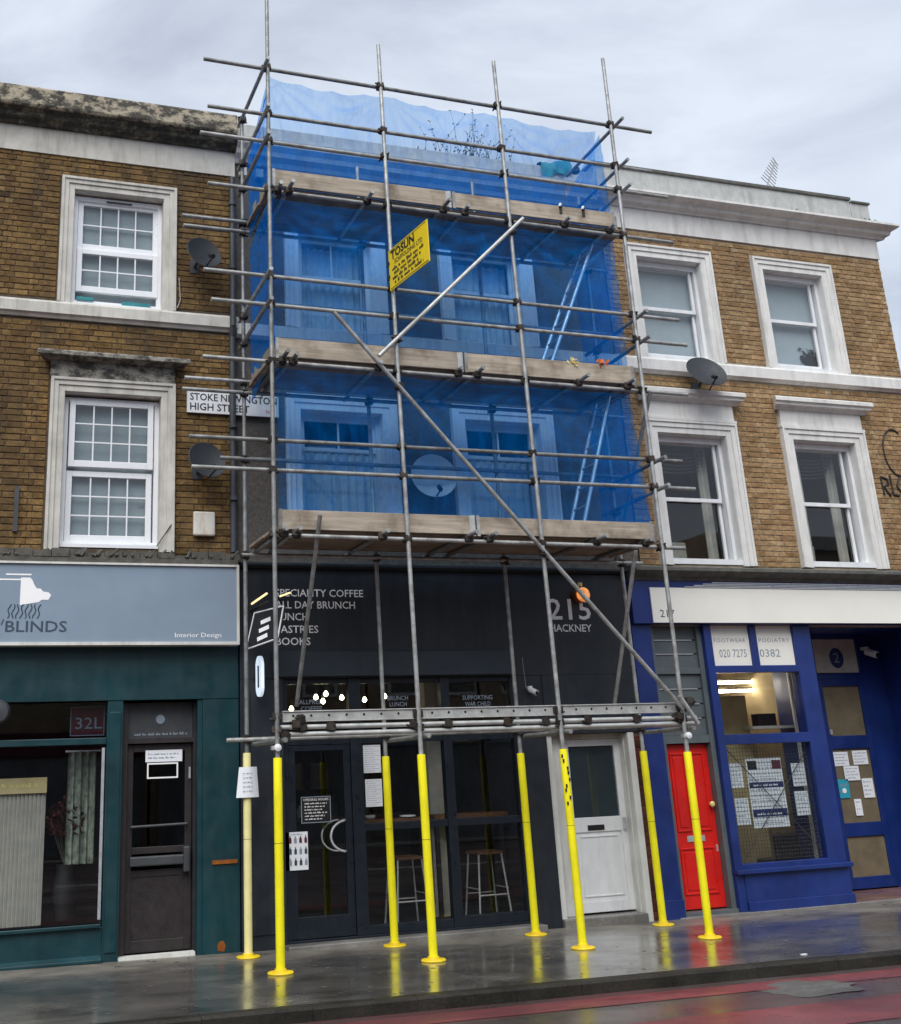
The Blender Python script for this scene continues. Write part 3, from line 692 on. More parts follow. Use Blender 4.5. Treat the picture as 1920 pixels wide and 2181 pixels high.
for op, g, meet, up in ((U1,(4.98,5.87,7.37,8.70),8.06,1),(U2,(7.20,8.06,7.38,8.72),8.06,1),(D1,(4.96,5.86,4.38,6.01),5.20,0),(D2,(7.25,8.09,4.38,6.02),5.21,0)):
    w = sash_window(RB, op, g, meet, 'glass')
    surround(w, st, op[0], op[1], 7.205 if up else 4.25, op[3], .185, -.06)
    MB().box(op[0]+.001, op[1]-.001, -.02, .12, op[2]-.03, op[2]+.045).build('sill', M['white_paint'], w)
    if up:
        bx('roller_blind', M['blind'], w, op[0]+.04, op[1]-.04, .262, .268, op[2], op[3])
        if op is U2:
            b = MB()
            for k in range(90):
                c = Vector((7.95+random.gauss(0,.09), .24, 7.42+abs(random.gauss(0,.12)))); d = Vector((random.uniform(-.05,.05),0,random.uniform(-.05,.05))); b.quad(c-d, c+Vector((.04,.005,0)), c+d, c+Vector((-.03,.004,.03)))
            b.build('dark_flecks', M['black'], w, recalc=False)  # black flecks clustered low on the right behind the pane
    else:
        room(MB(), op[0]-.3, op[1]+.3, .3, 3, 4.2, 6.3).build('room', M['room_dark'], w)
        b = MB(); curtain(b, op[0]+.05, op[0]+(.42 if op is D2 else .2), op[2], op[3], .42, 3); curtain(b, op[1]-.2, op[1]-.04, op[2], op[3], .46, 2)
        b.build('curtain', M['slat'], w, recalc=False)
        b = MB()
        for k in range(6): 
            pts = [(op[0]+.1+(op[1]-op[0]-.2)*q/8, .4+.02*k, op[3]-.12-.05*k-.06*math.sin(math.pi*q/8)) for q in range(9)]; b.path(pts, .014, 6)
        b.build('swag', M['dark_grey'], w)
        bx('radiator', M['slat'], w, op[0]+.35, op[1]-.25, .9, .95, 4.4, 4.75)
        zc, xa, xb = 6.56, op[0]-.185, op[1]+.185
        MB().box(xa+.012, xb-.012, -.05, .1, 6.30, zc).build('hood_frieze', st, w)
        MB().box(xa-.012, xb+.012, -.075, .1, 6.295, 6.33).build('hood_band', st, w)
        MB().prism([(.1,zc+.001),(-.07,zc+.001),(-.1,zc+.035),(-.16,zc+.05),(-.17,zc+.09),(-.2,zc+.1),(-.2,zc+.15),(-.17,zc+.17),(.1,zc+.19)], xa+.01, xb-.01, .5, .5).build('hood', st, w)
# graffiti strokes on the brick
b = MB(); gy = -.018
def stroke(pts, r=.014): b.path([(x, gy, z) for x, z in pts], r, 6)
stroke([(8.64,5.36),(8.625,5.63),(8.74,5.60),(8.75,5.52),(8.65,5.48),(8.76,5.34)]); stroke([(8.80,5.66),(8.81,5.36),(8.92,5.35)]); stroke([(8.97,5.62),(8.9,5.5),(8.99,5.36)])
stroke([(9.0+.22*math.cos(t/10), 6.02+.36*math.sin(t/10)) for t in range(10, 55)], .012); stroke([(8.95,4.75),(9.05,4.86),(9.2,4.82)], .012)
b.build('graffiti', M['ink'], RB)
# shop cornice, fascia, blue shopfront
MB().prism([(.1,4.02),(-.14,4.02),(-.16,4.06),(-.26,4.10),(-.3,4.13),(-.3,4.17),(-.2,4.2),(.1,4.24)], 4.10, 9.0).build('shop_cornice', M['coping_dark'], RB)
b = MB()
for k in range(4): b.box(4.9+.15*k, 9.0, -.16+.01*k, -.131, 3.93+.022*k, 3.943+.022*k)
b.build('awning_rail', M['aluminium'], RB)
b = MB()
b.box(4.08, 9.0, -.13, .2, 3.46, 4.019)
b.box(4.08, 4.36, -.055, .25, -.3, 3.459); b.box(4.05, 4.37, -.075, -.0551, -.3, .16)
b.box(5.17, 5.285, -.05, .2, -.3, 3.459)
b.box(6.62, 6.9, -.02, .15, .40, 3.459)
b.box(5.285, 6.62, -.03, .08, 2.835, 2.925); b.box(5.285, 6.62, -.035, .09, 1.93, 2.055); b.box(5.92, 6.02, -.02, .06, 2.925, 3.459)
b.box(5.285, 6.62, -.03, .08, .40, .50); b.box(5.16, 6.92, -.12, .1, .39, .44)
b.box(5.285, 6.88, -.06, .2, -.3, .39); b.box(5.285, 6.895, -.085, -.0601, -.3, .07)
b.box(8.62, 9.0, -.04, .2, -.3, 3.459)
b.build('shopfront', M['blue_paint'], RB, bevel=.006)
bx('fascia', M['cream_sign'], RB, 4.36, 9.0, -.15, -.1301, 3.47, 3.925)
text('lettering', '217', 4.47, 3.54, .095, -.152, M['ink_slate'], RB, width=.22)
for a, c, t1, t2, tw in ((5.30, 5.915, 'FOOTWEAR', '020 7275', .40), (6.03, 6.615, 'PODIATRY', '0382', .30)):
    s_ = bx('sign_light', M['cream_sign'], RB, a, c, .02, .035, 2.93, 3.455)
    text('lettering', t1, (a+c)/2, 3.235, .052, .017, M['ink_grey'], s_, width=.5, align='c', space=1.15)
    text('lettering', t2, a+.12 if tw > .35 else a+.03, 3.04, .1, .017, M['ink_grey'], s_, width=tw+.03)
sw = bx('shop_window', M['glass'], RB, 5.285, 6.62, .03, .038, 2.06, 2.83)
bx('pane', M['glass'], sw, 5.285, 6.62, .03, .038, .51, 1.925)
room(MB(), 5.2, 7.0, .24, 3.2, .05, 3.4).build('clinic_room', M['room_warm'], RB)
b = MB()
x = 5.29
while x < 6.62: b.tube((x,.07,.51),(x,.07,1.92),.0022,4,cap=False); x += .045
z = .53
while z < 1.92: b.tube((5.29,.07,z),(6.62,.07,z),.0022,4,cap=False); z += .045
for p in (((5.33,1.9),(6.59,.62)),((6.57,1.8),(5.41,.54))): b.tube((p[0][0],.066,p[0][1]),(p[1][0],.066,p[1][1]),.006,5)
b.build('security_grille', M['dark_grey'], sw, kind='stuff')
bx('display_partition', M['beige'], RB, 5.25, 6.75, 1.28, 1.3, .05, 1.95)
# grey overpanel, red door
b = MB(); b.box(4.36, 4.44, .02, .2, -.05, 3.459); b.box(5.10, 5.17, .02, .2, -.05, 3.459); b.box(4.44, 5.10, .03, .2, 2.83, 2.905); b.box(4.44, 5.10, .03, .2, 1.965, 2.06); b.box(4.36, 5.17, -.02, .2, -.3, .0)
df = b.build('door_frame', M['grey_paint'], RB, bevel=.004)
for k, (a, c) in enumerate(((2.905,3.085),(3.095,3.265),(3.275,3.455),(2.06,2.27),(2.28,2.45),(2.46,2.64),(2.65,2.83))):
    bx('over_panel', M['grey_paint'], df, 4.44, 5.10, .07, .15, a+.004, c-.004)
    if k not in (2, 6): bx('louvre_strip', M['aluminium'], df, 4.46, 5.04, .055, .0695, c-.004, c+.008)
rd = MB(); rd.box(4.445, 5.095, .12, .17, .015, 1.955)
for a, c, d, e in ((4.54,4.72,.93,1.83),(4.82,5.0,.93,1.83),(4.54,5.0,.20,.70)):
    rd.frame(a-.02, c+.02, d-.02, e+.02, .02, .105, .1199); rd.box(a+.03, c-.03, .11, .1199, d+.03, e-.03)
rd = rd.build('door', M['red_paint'], RB, bevel=.006)
MB().lathe((5.04,.118,1.22),(0,-1,0),[(.016,0),(.016,.03),(.032,.04),(.036,.06),(.02,.075)],14).build('door_knob', M['gold'], rd, smooth=True)
bx('letter_plate', M['aluminium'], rd, 4.64, 4.90, .112, .1195, .79, .86); bx('keyhole', M['aluminium'], rd, 5.05, 5.075, .112, .1195, .66, .74)
# recessed lobby: back wall, door, side
lb = MB(); lb.box(7.28, 7.655, .9, 1.0, -.1, 3.46); lb.box(8.48, 9.3, .9, 1.0, -.1, 3.46); lb.box(8.9, 9.0, .2, .9, -.1, 3.46); lb.box(6.9, 6.96, .15, .9, .05, 3.44)
lb.box(6.9, 9.0, .15, 1.0, 3.44, 3.55); lb.box(6.96, 7.28, .8, .95, -.1, 3.44)
lb.build('lobby', M['blue_paint'], RB)
ld = MB(); ld.frame(7.655, 8.48, -.01, 2.80, .085, .9, .95, wt=.1, wb=.15); ld.box(7.74, 8.395, .9, .95, 1.83, 2.01); ld.box(7.74, 8.395, .9, .95, .66, .84)
ld.box(7.655, 8.48, .9, .95, 2.80, 2.87); ld.frame(7.655, 8.48, 2.87, 3.44, .03, .9, .95, wt=.06, wb=.01)
ld = ld.build('lobby_door', M['blue_paint'], RB, bevel=.005)
bx('panel', M['plywood'], ld, 7.74, 8.395, .925, .935, .14, .66); bx('pane', M['plywood'], ld, 7.74, 8.395, .93, .94, .84, 1.83); bx('pane', M['plywood'], ld, 7.74, 8.395, .93, .94, 2.01, 2.70)
nb = bx('number_panel', M['slat'], ld, 7.69, 8.45, .915, .925, 2.89, 3.37)
b = MB(); b.poly([(8.085+.125*math.cos(t*math.pi/16), .912, 3.10+.145*math.sin(t*math.pi/16)) for t in range(32)], (0,.002,0)); ov = b.build('number_oval', M['ink_blue'], ld)
text('lettering', '2', 8.03, 3.035, .14, .909, M['ink_grey'], ld, width=.1)
bx('letter_box', M['aluminium'], ld, 7.75, 7.79, .90, .924, 2.03, 2.10)

# loose things at the right shop
def poster(name, label, x0, x1, z0, z1, y, mat='paper', lines=5, group=None, seed=1):
    t = thing(name, ((x0+x1)/2, y, z0), label, 'notice', group)
    bx('sheet', M[mat], t, x0, x1, y, y+.004, z0, z1)
    hh = (z1-z0)/(lines*1.7)
    for k in range(lines): scribble(t, x0+.02, x1-.02-.05*(k % 2), z1-(k+1)*(z1-z0)/(lines+.7), hh*.6, y-.002, M['ink_grey'], seed*10+k)
    return t
p_ = poster('poster', 'large white poster with two navy bands behind the grille of the right shop', 5.65, 6.20, .90, 1.75, .1, lines=12, seed=3)
for a, c in ((1.385,1.455),(1.035,1.125)): bx('band', M['ink_blue'], p_, 5.66, 6.19, .096, .0985, a, c); scribble(p_, 5.72, 6.12, a+.02, .03, .094, M['ink_white'], 5)
bx('photo', M['black'], p_, 5.67, 5.81, .096, .0985, 1.61, 1.72); bx('photo', M['maroon'], p_, 6.05, 6.19, .096, .0985, 1.61, 1.72)
poster('notice_sheet', 'upper left white notice beside the large poster in the right shop window', 5.38, 5.58, 1.40, 1.70, .1, seed=4, group='small notices in the right shop window')
poster('notice_sheet', 'lower left white notice beside the large poster in the right shop window', 5.40, 5.61, .95, 1.27, .1, seed=5, group='small notices in the right shop window')
poster('notice_sheet', 'upper right white notice beside the large poster in the right shop window', 6.35, 6.56, 1.38, 1.67, .1, seed=6, group='small notices in the right shop window')
poster('notice_sheet', 'lower right white notice beside the large poster in the right shop window', 6.34, 6.55, 1.02, 1.32, .1, seed=7, group='small notices in the right shop window')
g_ = 'papers on the recessed blue door'
for lab, a in (('top left white paper on the recessed blue door', (7.75,8.0,1.60,1.79)), ('top right white paper on the recessed blue door', (8.08,8.34,1.61,1.80)), ('white paper in the middle of the recessed blue door', (7.89,8.15,1.40,1.595)), ('tall white paper at the right edge of the recessed blue door', (8.17,8.36,1.16,1.42)), ('small pale green card low on the recessed blue door', (7.98,8.10,.93,1.15))):
    poster('paper_notice', lab, *a, .915, lines=4, group=g_, seed=len(lab))
tp = poster('paper_notice', 'turquoise flyer with a white drop on the recessed blue door', 7.75, 7.93, 1.17, 1.42, .915, 'teal_paper', 2, g_, 3)
MB().lathe((7.84,.914,1.27),(0,-1,0),[(.035,0),(.035,.002)],16).build('drop', M['ink_white'], tp)
ch = thing('office_chair', (6.5,.62,.05), 'black office chair back low in the right shop window', 'chair')
MB().box(6.31,6.72,.6,.66,.46,.78).build('backrest', M['black'], ch, bevel=.03); MB().box(6.3,6.74,.68,1.1,.40,.46).build('seat', M['black'], ch, bevel=.02)
MB().tube((6.52,.88,.1),(6.52,.88,.40),.03).build('stem', M['black'], ch)
for k in range(5): MB().tube((6.52,.88,.11),(6.52+.25*math.cos(k*1.257),.88+.25*math.sin(k*1.257),.07),.018,6).build('foot', M['black'], ch)
for k, (z, lab) in enumerate(((2.81,'upper white strip light inside the right shop'),(2.69,'lower white strip light inside the right shop'))):
    t = thing('strip_light', (6.6,1.5,z), lab, 'light', 'strip lights inside the right shop')
    MB().tube((6.2,1.5,z),(7.0,1.5,z+.015),.02,8).build('tube', M['tube_light'], t); bx('housing', M['white_paint'], t, 6.2, 6.98, 1.48, 1.55, z+.025, z+.06)
t = thing('clinic_cabinet', (6.2,1.0,.05), 'cream panelled cabinet inside the right shop', 'cabinet')
bx('carcass', M['beige'], t, 5.9, 6.5, 1.05, 1.5, .05, 2.6); bx('door', M['beige'], t, 5.92, 6.48, 1.03, 1.0499, .1, 2.58)
t = thing('hanging_clock_box', (6.48,.6,2.1), 'black box on a shelf in the upper right shop window', 'box')
bx('case', M['black'], t, 6.33, 6.62, .6, .75, 2.17, 2.33); bx('shelf', M['slat'], t, 6.2, 6.9, .58, .8, 2.13, 2.168)
t = thing('white_column', (6.9,.5,.05), 'slim white pipe column inside the right shop window', 'column')
MB().tube((6.93,.55,.05),(6.93,.55,3.3),.05,12).build('shaft', M['white_paint'], t, smooth=True); MB().tube((6.93,.55,1.95),(6.93,.55,2.05),.06,12).build('collar', M['white_paint'], t)
def cctv(loc, label, s=1.0):
    x, y, z = loc; t = thing('security_camera', loc, label, 'camera', 'security cameras on the shopfronts')
    MB().box(x-.025*s,x+.025*s,y,y+.1,z+.03*s,z+.06*s).build('bracket', M['white_paint'], t)
    MB().tube((x,y+.03,z+.02),(x+.03*s,y-.09*s,z-.03*s),.035*s,14).build('body', M['white_paint'], t, smooth=True)
    MB().tube((x+.03*s,y-.091*s,z-.031*s),(x+.033*s,y-.1*s,z-.034*s),.024*s,14).build('lens', M['black'], t)
    return t
cctv((8.55,.78,3.16), 'white box camera high in the recessed blue lobby', 1.45)

# aerial on the right roof
t = thing('roof_aerial', (8.78,1.5,9.45), 'thin television aerial leaning above the right parapet', 'aerial')
MB().tube((8.72,1.5,9.45),(8.8,1.5,11.25),.02,6).tube((8.8,1.5,11.25),(9.08,1.5,11.8),.012,6).build('mast', M['galv'], t)
b = MB()
for k in range(9): q = k/8; c = Vector((8.84+.24*q,1.5,11.32+.47*q)); w_ = .17-.08*q; b.tube(c-Vector((w_,.05,-w_*.45)), c+Vector((w_,.05,-w_*.45)), .007, 4)
b.build('elements', M['galv'], t); b = MB().tube((8.6,1.5,11.28),(9.05,1.5,11.22),.008,4); b.build('boom', M['galv'], t)

# ------------------------------------------------------------------ middle building
MBD = thing('scaffolded_building', (1.6, .0, 0), 'grey rendered building with navy coffee shop front behind the scaffold', 'building')
MX0, MX1 = -1.125, 4.35
A1 = (-.31, .79, 4.75, 6.12); A2 = (1.94, 3.04, 4.75, 6.12); B1 = (-.28, .74, 7.22, 8.62); B2 = (1.91, 2.95, 7.22, 8.62)
b = MB()
for r in rects(MX0, MX1, 4.0, 9.5, [A1, A2, B1, B2]): b.box(r[0], r[1], .02, .3, r[2], r[3])
b.box(MX0, MX1, .3, 7.9, 9.1, 9.25); b.box(MX0, MX1, 7.7, 7.9, -.3, 9.1)
mwall = b.build('wall', M['render_grey'], MBD)
MB().prism([(.3,9.5),(-.02,9.5),(-.05,9.55),(-.12,9.6),(-.14,9.66),(-.2,9.72),(-.22,9.8),(.3,9.82)], MX0, MX1).build('cornice', M['stone_cream'], MBD)
MB().box(MX0, MX1, -.1, .3, 9.821, 10.05).build('parapet', M['parapet_grey'], MBD, bevel=.01)
b = MB()
for k in range(24): a = MX0+.05+k*.225; b.box(a, a+.1, -.07, .0, 9.3, 9.42)
b.build('corbel', M['stone_cream'], MBD)
MB().prism([(.2,7.02),(-.02,7.02),(-.07,7.05),(-.07,7.2),(.2,7.22)], MX0, MX1).build('string_course', M['stone_white'], MBD)
for op, up in ((A1,0),(A2,0),(B1,1),(B2,1)):
    zm = (op[2]+op[3])/2 + (.22 if not up else .1)
    w = MB().frame(op[0]+.002, op[1]-.002, op[2], op[3]-.002, .05, .12, .24).build('window', M['white_paint'], MBD)
    MB().frame(op[0]+.05, op[1]-.05, zm-.02, op[3]-.05, .045, .15, .19).build('sash', M['white_paint'], w); MB().frame(op[0]+.05, op[1]-.05, op[2]+.05, zm+.025, .045, .191, .231).build('sash', M['white_paint'], w)
    bx('pane', M['glass'], w, op[0]+.09, op[1]-.09, .165, .17, zm+.02, op[3]-.09); bx('pane', M['glass'], w, op[0]+.09, op[1]-.09, .205, .21, op[2]+.09, zm-.02)
    xm = (op[0]+op[1])/2; bx('glazing_bar', M['white_paint'], w, xm-.012, xm+.012, .16, .18, zm+.02, op[3]-.09)
    surround(w, M['upvc'], op[0], op[1], 7.221 if up else 4.7, op[3], .19, -.05)
    room(MB(), op[0]-.2, op[1]+.2, .3, 2, op[2]-.1, op[3]+.1).build('room', M['room_dark'], w)
    b = MB(); curtain(b, op[0]+.05, op[1]-.05, op[2]+.05, zm if not up else op[3]-.1, .32, 9, .018); b.build('curtain', M['curtain_white'], w, recalc=False)
    if not up: bx('sill', M['stone_white'], w, op[0]-.2, op[1]+.2, -.12, .1, 4.62, 4.699)
# coffee shop front
b = MB()
b.box(-1.12, 4.07, -.05, .2, 2.83, 4.10); b.prism([(.1,4.101),(-.09,4.101),(-.14,4.13),(-.14,4.16),(.1,4.2)], -1.12, 4.07)
b.box(-1.12, -.62, -.045, .25, -.3, 2.829); b.box(2.36, 2.715, -.045, .25, -.3, 2.829)
b.box(2.7151, 4.04, -.055, .2, 2.125, 2.829)
b.box(-1.0, -.72, -.06, -.0451, .15, 2.7)
b.build('shopfront', M['navy_paint'], MBD, bevel=.005)
bx('shutter_box', M['navy_box'], MBD, -.74, 2.33, -.10, -.0505, 2.845, 3.135, bevel=.008)
b = MB()
b.box(-.62, -.56, .0, .1, .06, 2.829); b.box(2.30, 2.36, .0, .1, .06, 2.829)
b.box(.195, .335, -.01, .1, .06, 2.829); b.box(1.365, 1.475, -.01, .1, .06, 2.829)
b.box(-.56, .195, .01, .1, 2.09, 2.17); b.box(.335, 1.365, .01, .1, 2.09, 2.17); b.box(1.475, 2.30, .01, .1, 2.09, 2.17)
b.box(-.56, 2.30, .015, .1, 2.77, 2.828); b.box(.335, 1.365, .0, .1, .06, .15); b.box(1.475, 2.30, .0, .1, .06, .17)
b.box(.335, 1.365, .005, .1, 1.135, 1.215); b.box(1.475, 2.30, .005, .1, 1.135, 1.215); b.box(-.62, 2.36, -.03, .15, .036, .06)
fr_ = b.build('window_frame', M['navy_frame'], MBD, bevel=.004)
for a, c, d, e in ((.335,1.365,.15,1.135),(.335,1.365,1.215,2.09),(1.475,2.30,.17,1.135),(1.475,2.30,1.215,2.09),(-.56,.195,2.17,2.77),(.335,1.365,2.17,2.77),(1.475,2.30,2.17,2.77)):
    bx('pane', M['glass'], fr_, a, c, .05, .056, d, e)
dr = MB().frame(-.558, .193, .065, 2.085, .085, .02, .07, wt=.06, wb=.22).build('door', M['navy_frame'], MBD, bevel=.004)
bx('pane', M['glass'], dr, -.473, .108, .042, .048, .285, 2.025)
MB().path([(.10-.20*math.sin(math.pi*k/14), -.07 if 0 < k < 14 else .02, 1.10+.165*math.cos(math.pi*k/14)) for k in range(15)], .013).build('door_handle', M['aluminium'], dr, smooth=True)
MB().path([(.10-.20*math.sin(math.pi*k/14)-.05, .12, 1.10+.165*math.cos(math.pi*k/14)) for k in range(15)], .01).build('door_handle', M['aluminium'], dr, smooth=True)
b = room(MB(), -.9, 2.6, .26, 5.5, .04, 2.9); b.build('cafe_room', M['room_dark'], MBD)
for s_, z, w_ in (('SPECIALITY COFFEE',3.775,1.10),('ALL DAY BRUNCH',3.635,.99),('LUNCH',3.495,.40),('PASTRIES',3.35,.52),('BOOKS',3.21,.42)):
    text('lettering', s_, -.69, z, .085, -.053, M['ink_white'], MBD, width=w_, bold=.008)
text('lettering', '215', 2.895, 3.52, .255, -.053, M['ink_white'], MBD, width=.61, bold=.012)
text('lettering', 'HACKNEY', 2.895, 3.365, .09, -.053, M['ink_white'], MBD, width=.60, bold=.012)
for s_, xc, z, w_ in (('ALLPRESS',-.25,2.545,.3),('COFFEE',-.25,2.47,.26),('BRUNCH',.83,2.57,.26),('LUNCH',.83,2.50,.22),('SUPPORTING',1.87,2.56,.40),('WAR CHILD',1.87,2.485,.34),('CHARITY',1.87,2.41,.28)):
    text('lettering', s_, xc, z, .05, .047, M['ink_grey'], fr_, width=w_, align='c', bold=.008)
# white side door
b = MB(); b.box(2.716, 2.80, -.01, .28, .03, 2.12); b.box(2.80, 3.02, .12, .28, .05, 2.12); b.box(3.83, 3.94, .05, .28, -.1, 2.12); b.box(3.02, 3.83, .12, .28, 2.06, 2.124)
b.box(3.70, 3.86, -.04, .05, -.1, 2.12) if 0 else b.box(3.845, 3.935, -.05, .0499, -.1, 2.12)
wf = b.build('side_door_frame', M['white_dirty'], MBD, bevel=.006)
wd = MB().frame(3.02, 3.83, .07, 2.055, .085, .15, .2, wt=.08, wb=.12)
wd.box(3.105, 3.745, .15, .2, .97, 1.14); wd.box(3.105, 3.745, .165, .195, .19, .97); wd.frame(3.15,3.70,.24,.93,.02,.155,.1649)
wd = wd.build('side_door', M['white_paint'], MBD, bevel=.005)
bx('pane', M['glass_dark'], wd, 3.105, 3.745, .17, .176, 1.14, 1.975); bx('inner_blind', M['grey_paint'], wd, 3.105, 3.745, .19, .196, 1.14, 1.975)
bx('letter_slot', M['black'], wd, 3.27, 3.50, .142, .1495, .99, 1.05); bx('handle', M['aluminium'], wd, 3.765, 3.80, .12, .1495, .98, 1.12); bx('hinge', M['black'], wd, 2.99, 3.03, .1, .1199, .27, .34)
bp = MB().box(3.94, 4.06, -.035, .25, -.3, 2.12).build('brick_pier', M['mortar_dark'], MBD)
for r_ in range(29):
    z = -.1+r_*.0752
    for a, c in (((3.945,4.05),) if r_ % 2 else ((3.945,4.0),(4.007,4.05))):
        b = MB(); brick_geo(b, a, c, z, z+.065, -.045, .004, .002); me = b.mesh('brick'); tone_attr(me, [random.random()]*len(me.polygons)); me.materials.append(M['brick_red'])
        par(link(bpy.data.objects.new('brick', me)), bp)

# cafe interior
for k, (x, z, y) in enumerate(((.10,2.68,1.0),(.28,2.73,1.15),(.19,2.63,1.0),(.54,2.69,1.3),(.92,2.67,1.5),(1.09,2.69,1.2),(1.73,2.72,1.6),(-.25,2.54,.9),(.56,2.55,1.0))):
    x -= .59*0; t = thing('pendant_lamp', (x,y,z), (['first glowing pendant bulb from the left above the cafe door','highest glowing pendant bulb of the three above the cafe door','lowest glowing pendant bulb of the three above the cafe door','single glowing pendant bulb right of the cluster above the cafe door','glowing pendant bulb left of the second scaffold pole','glowing pendant bulb just right of the second scaffold pole'][k] if k < 6 else ['small dim bulb above the right cafe window','low glowing bulb at the left end of the metal beam','low glowing bulb above the middle of the metal beam'][k-6]), 'lamp', 'pendant bulbs in the coffee shop')
    r = .018 if k == 6 else .032
    MB().lathe((x,y,z-r),(0,0,1),[(.004,0),(r*.75,r*.35),(r,r),(r*.7,r*1.7),(r*.35,r*2.2)],12).build('bulb', M['bulb'], t, smooth=True)
    MB().tube((x,y,z+r*1.2),(x,y,z+r*1.2+.05),.014,8).build('cap', M['black'], t); MB().tube((x,y,z+r*1.2+.05),(x,y,2.9),.003,5).build('cord', M['black'], t)
t = thing('window_bar', (.9,.55,.05), 'wooden bar counter inside the coffee shop window', 'table')
bx('top', M['wood_table'], t, .4, 1.34, .5, .85, 1.19, 1.23); bx('leg', M['black'], t, .45, .5, .6, .65, .05, 1.19); bx('leg', M['black'], t, 1.25, 1.3, .6, .65, .05, 1.19)
t = thing('window_bar', (1.9,.55,.05), 'wooden bar counter behind the right cafe window pane', 'table')
bx('top', M['wood_table'], t, 1.5, 2.5, .75, 1.1, 1.19, 1.24); bx('leg', M['black'], t, 1.55, 1.6, .85, .9, .05, 1.19); bx('leg', M['black'], t, 2.42, 2.47, .85, .9, .05, 1.19)
def stool(x, y, label):
    t = thing('bar_stool', (x,y,.05), label, 'stool', 'bar stools in the coffee shop window')
    bx('seat', M['wood_table'], t, x-.17, x+.17, y-.17, y+.17, .78, .81)
    for sx in (-1, 1):
        for sy in (-1, 1): MB().tube((x+sx*.21,y+sy*.21,.05),(x+sx*.15,y+sy*.15,.78),.012,8).build('leg', M['galv_bright'], t)
    MB().tube((x-.19,y-.19,.33),(x+.19,y-.19,.33),.009,6).tube((x-.19,y+.19,.33),(x+.19,y+.19,.33),.009,6).tube((x-.19,y-.19,.4),(x-.19,y+.19,.4),.009,6).tube((x+.19,y-.19,.4),(x+.19,y+.19,.4),.009,6).build('footrest', M['galv_bright'], t)
stool(2.05, .55, 'metal framed bar stool behind the right cafe window pane'); stool(1.0, .52, 'metal framed bar stool behind the middle cafe window pane')
t = thing('cafe_column', (1.72,.95,.05), 'grey concrete column just inside the right cafe window', 'column')
MB().box(1.62,1.82,1.15,1.35,.05,2.9).build('shaft', M['slat'], t, bevel=.01); MB().box(1.59,1.85,1.12,1.38,.05,.2).build('base', M['slat'], t)
for k, (x, w_, h_, lab) in enumerate(((.45,.06,.09,'white cup at the left end of the cafe window bar'),(.62,.12,.05,'low white bowl on the cafe window bar'),(.86,.07,.07,'small white cup in the middle of the cafe window bar'),(1.1,.2,.03,'white plate on the cafe window bar'))):
    t = thing('crockery', (x,.62,1.23), lab, 'crockery', 'crockery on the cafe window bar')
    MB().lathe((x,.62,1.23),(0,0,1),[(w_*.3,0),(w_*.5,h_*.5),(w_*.5,h_),(w_*.45,h_),(w_*.4,h_*.4)],14).build('bowl', M['white_paint'], t, smooth=True)
for k in range(5):
    x = -.2+k*.42; t = thing('wall_frame', (x,5.4,1.6), ['leftmost','second','middle','fourth','rightmost'][k]+' pale picture frame on the back wall of the cafe', 'picture', 'picture frames on the cafe back wall')
    MB().frame(x-.14,x+.14,1.55,1.95,.025,5.44,5.48).build('frame', M['slat'], t); bx('print', M[('beige','curtain_white','ink_slate','gold','slat')[k]], t, x-.115,x+.115,5.46,5.47,1.575,1.925)
t = thing('cafe_counter', (.8,3.4,.05), 'dark serving counter deep inside the coffee shop', 'counter'); bx('front', M['navy_box'], t, -.4, 2.2, 3.4, 3.5, .05, 1.15); bx('top', M['wood_table'], t, -.45, 2.25, 3.3, 4.0, 1.151, 1.2)
for k, (x, hh, m_, lab) in enumerate(((-.25,.2,'slat','pale squat jar at the left end of the cafe counter'),(.15,.3,'copper','tall copper coloured bottle on the cafe counter'),(.6,.16,'curtain_white','short white jar on the cafe counter'),(1.1,.28,'ink_slate','tall slate bottle on the cafe counter'),(1.6,.18,'glass_dark','dark glass jar at the right end of the cafe counter'))):
    t = thing('counter_jar', (x,3.55,1.2), lab, 'jar', 'jars on the coffee shop counter')
    MB().lathe((x,3.55,1.2),(0,0,1),[(.05,0),(.055,hh*.6),(.025,hh*.8),(.025,hh)],10).build('glass_body', M[m_], t, smooth=True); MB().tube((x,3.55,1.2+hh),(x,3.55,1.22+hh),.028,10).build('lid', M['black'], t)
# notices on the cafe
oh = thing('opening_hours_sign', (-.24,.03,1.24), 'black opening hours sign with white border on the cafe door', 'sign')
bx('sign_board', M['black'], oh, -.41, -.06, .03, .036, 1.25, 1.53); MB().frame(-.41,-.06,1.25,1.53,.008,.027,.0299).build('border', M['ink_grey'], oh)
text('lettering', 'OPENING HOURS', -.235, 1.485, .025, .026, M['ink_white'], oh, width=.3, align='c')
for k in range(6): scribble(oh, -.37, -.1-.03*(k % 3), 1.45-k*.033, .017, .026, M['ink_white'], 20+k)
dp = thing('drinks_poster', (-.48,.0,.76), 'white poster with rows of small bottles beside the yellow corner pole', 'poster')
bx('sheet', M['paper'], dp, -.61, -.35, .0, .004, .77, 1.165)
for i in range(4):
    for j in range(3):
        x, z = -.57+i*.06, .82+j*.115; m_ = M[('dark_grey','ink_slate','maroon')[j]] if (i+j) % 3 else M['ink_grey']
        MB().poly([(x,-.003,z),(x+.03,-.003,z),(x+.03,-.003,z+.045),(x+.02,-.003,z+.06),(x+.02,-.003,z+.075),(x+.01,-.003,z+.075),(x+.01,-.003,z+.06),(x,-.003,z+.045)],(0,.002,0)).build('bottle_picture', m_, dp)
scribble(dp, -.55, -.41, 1.135, .015, -.002, M['ink_grey'], 8)
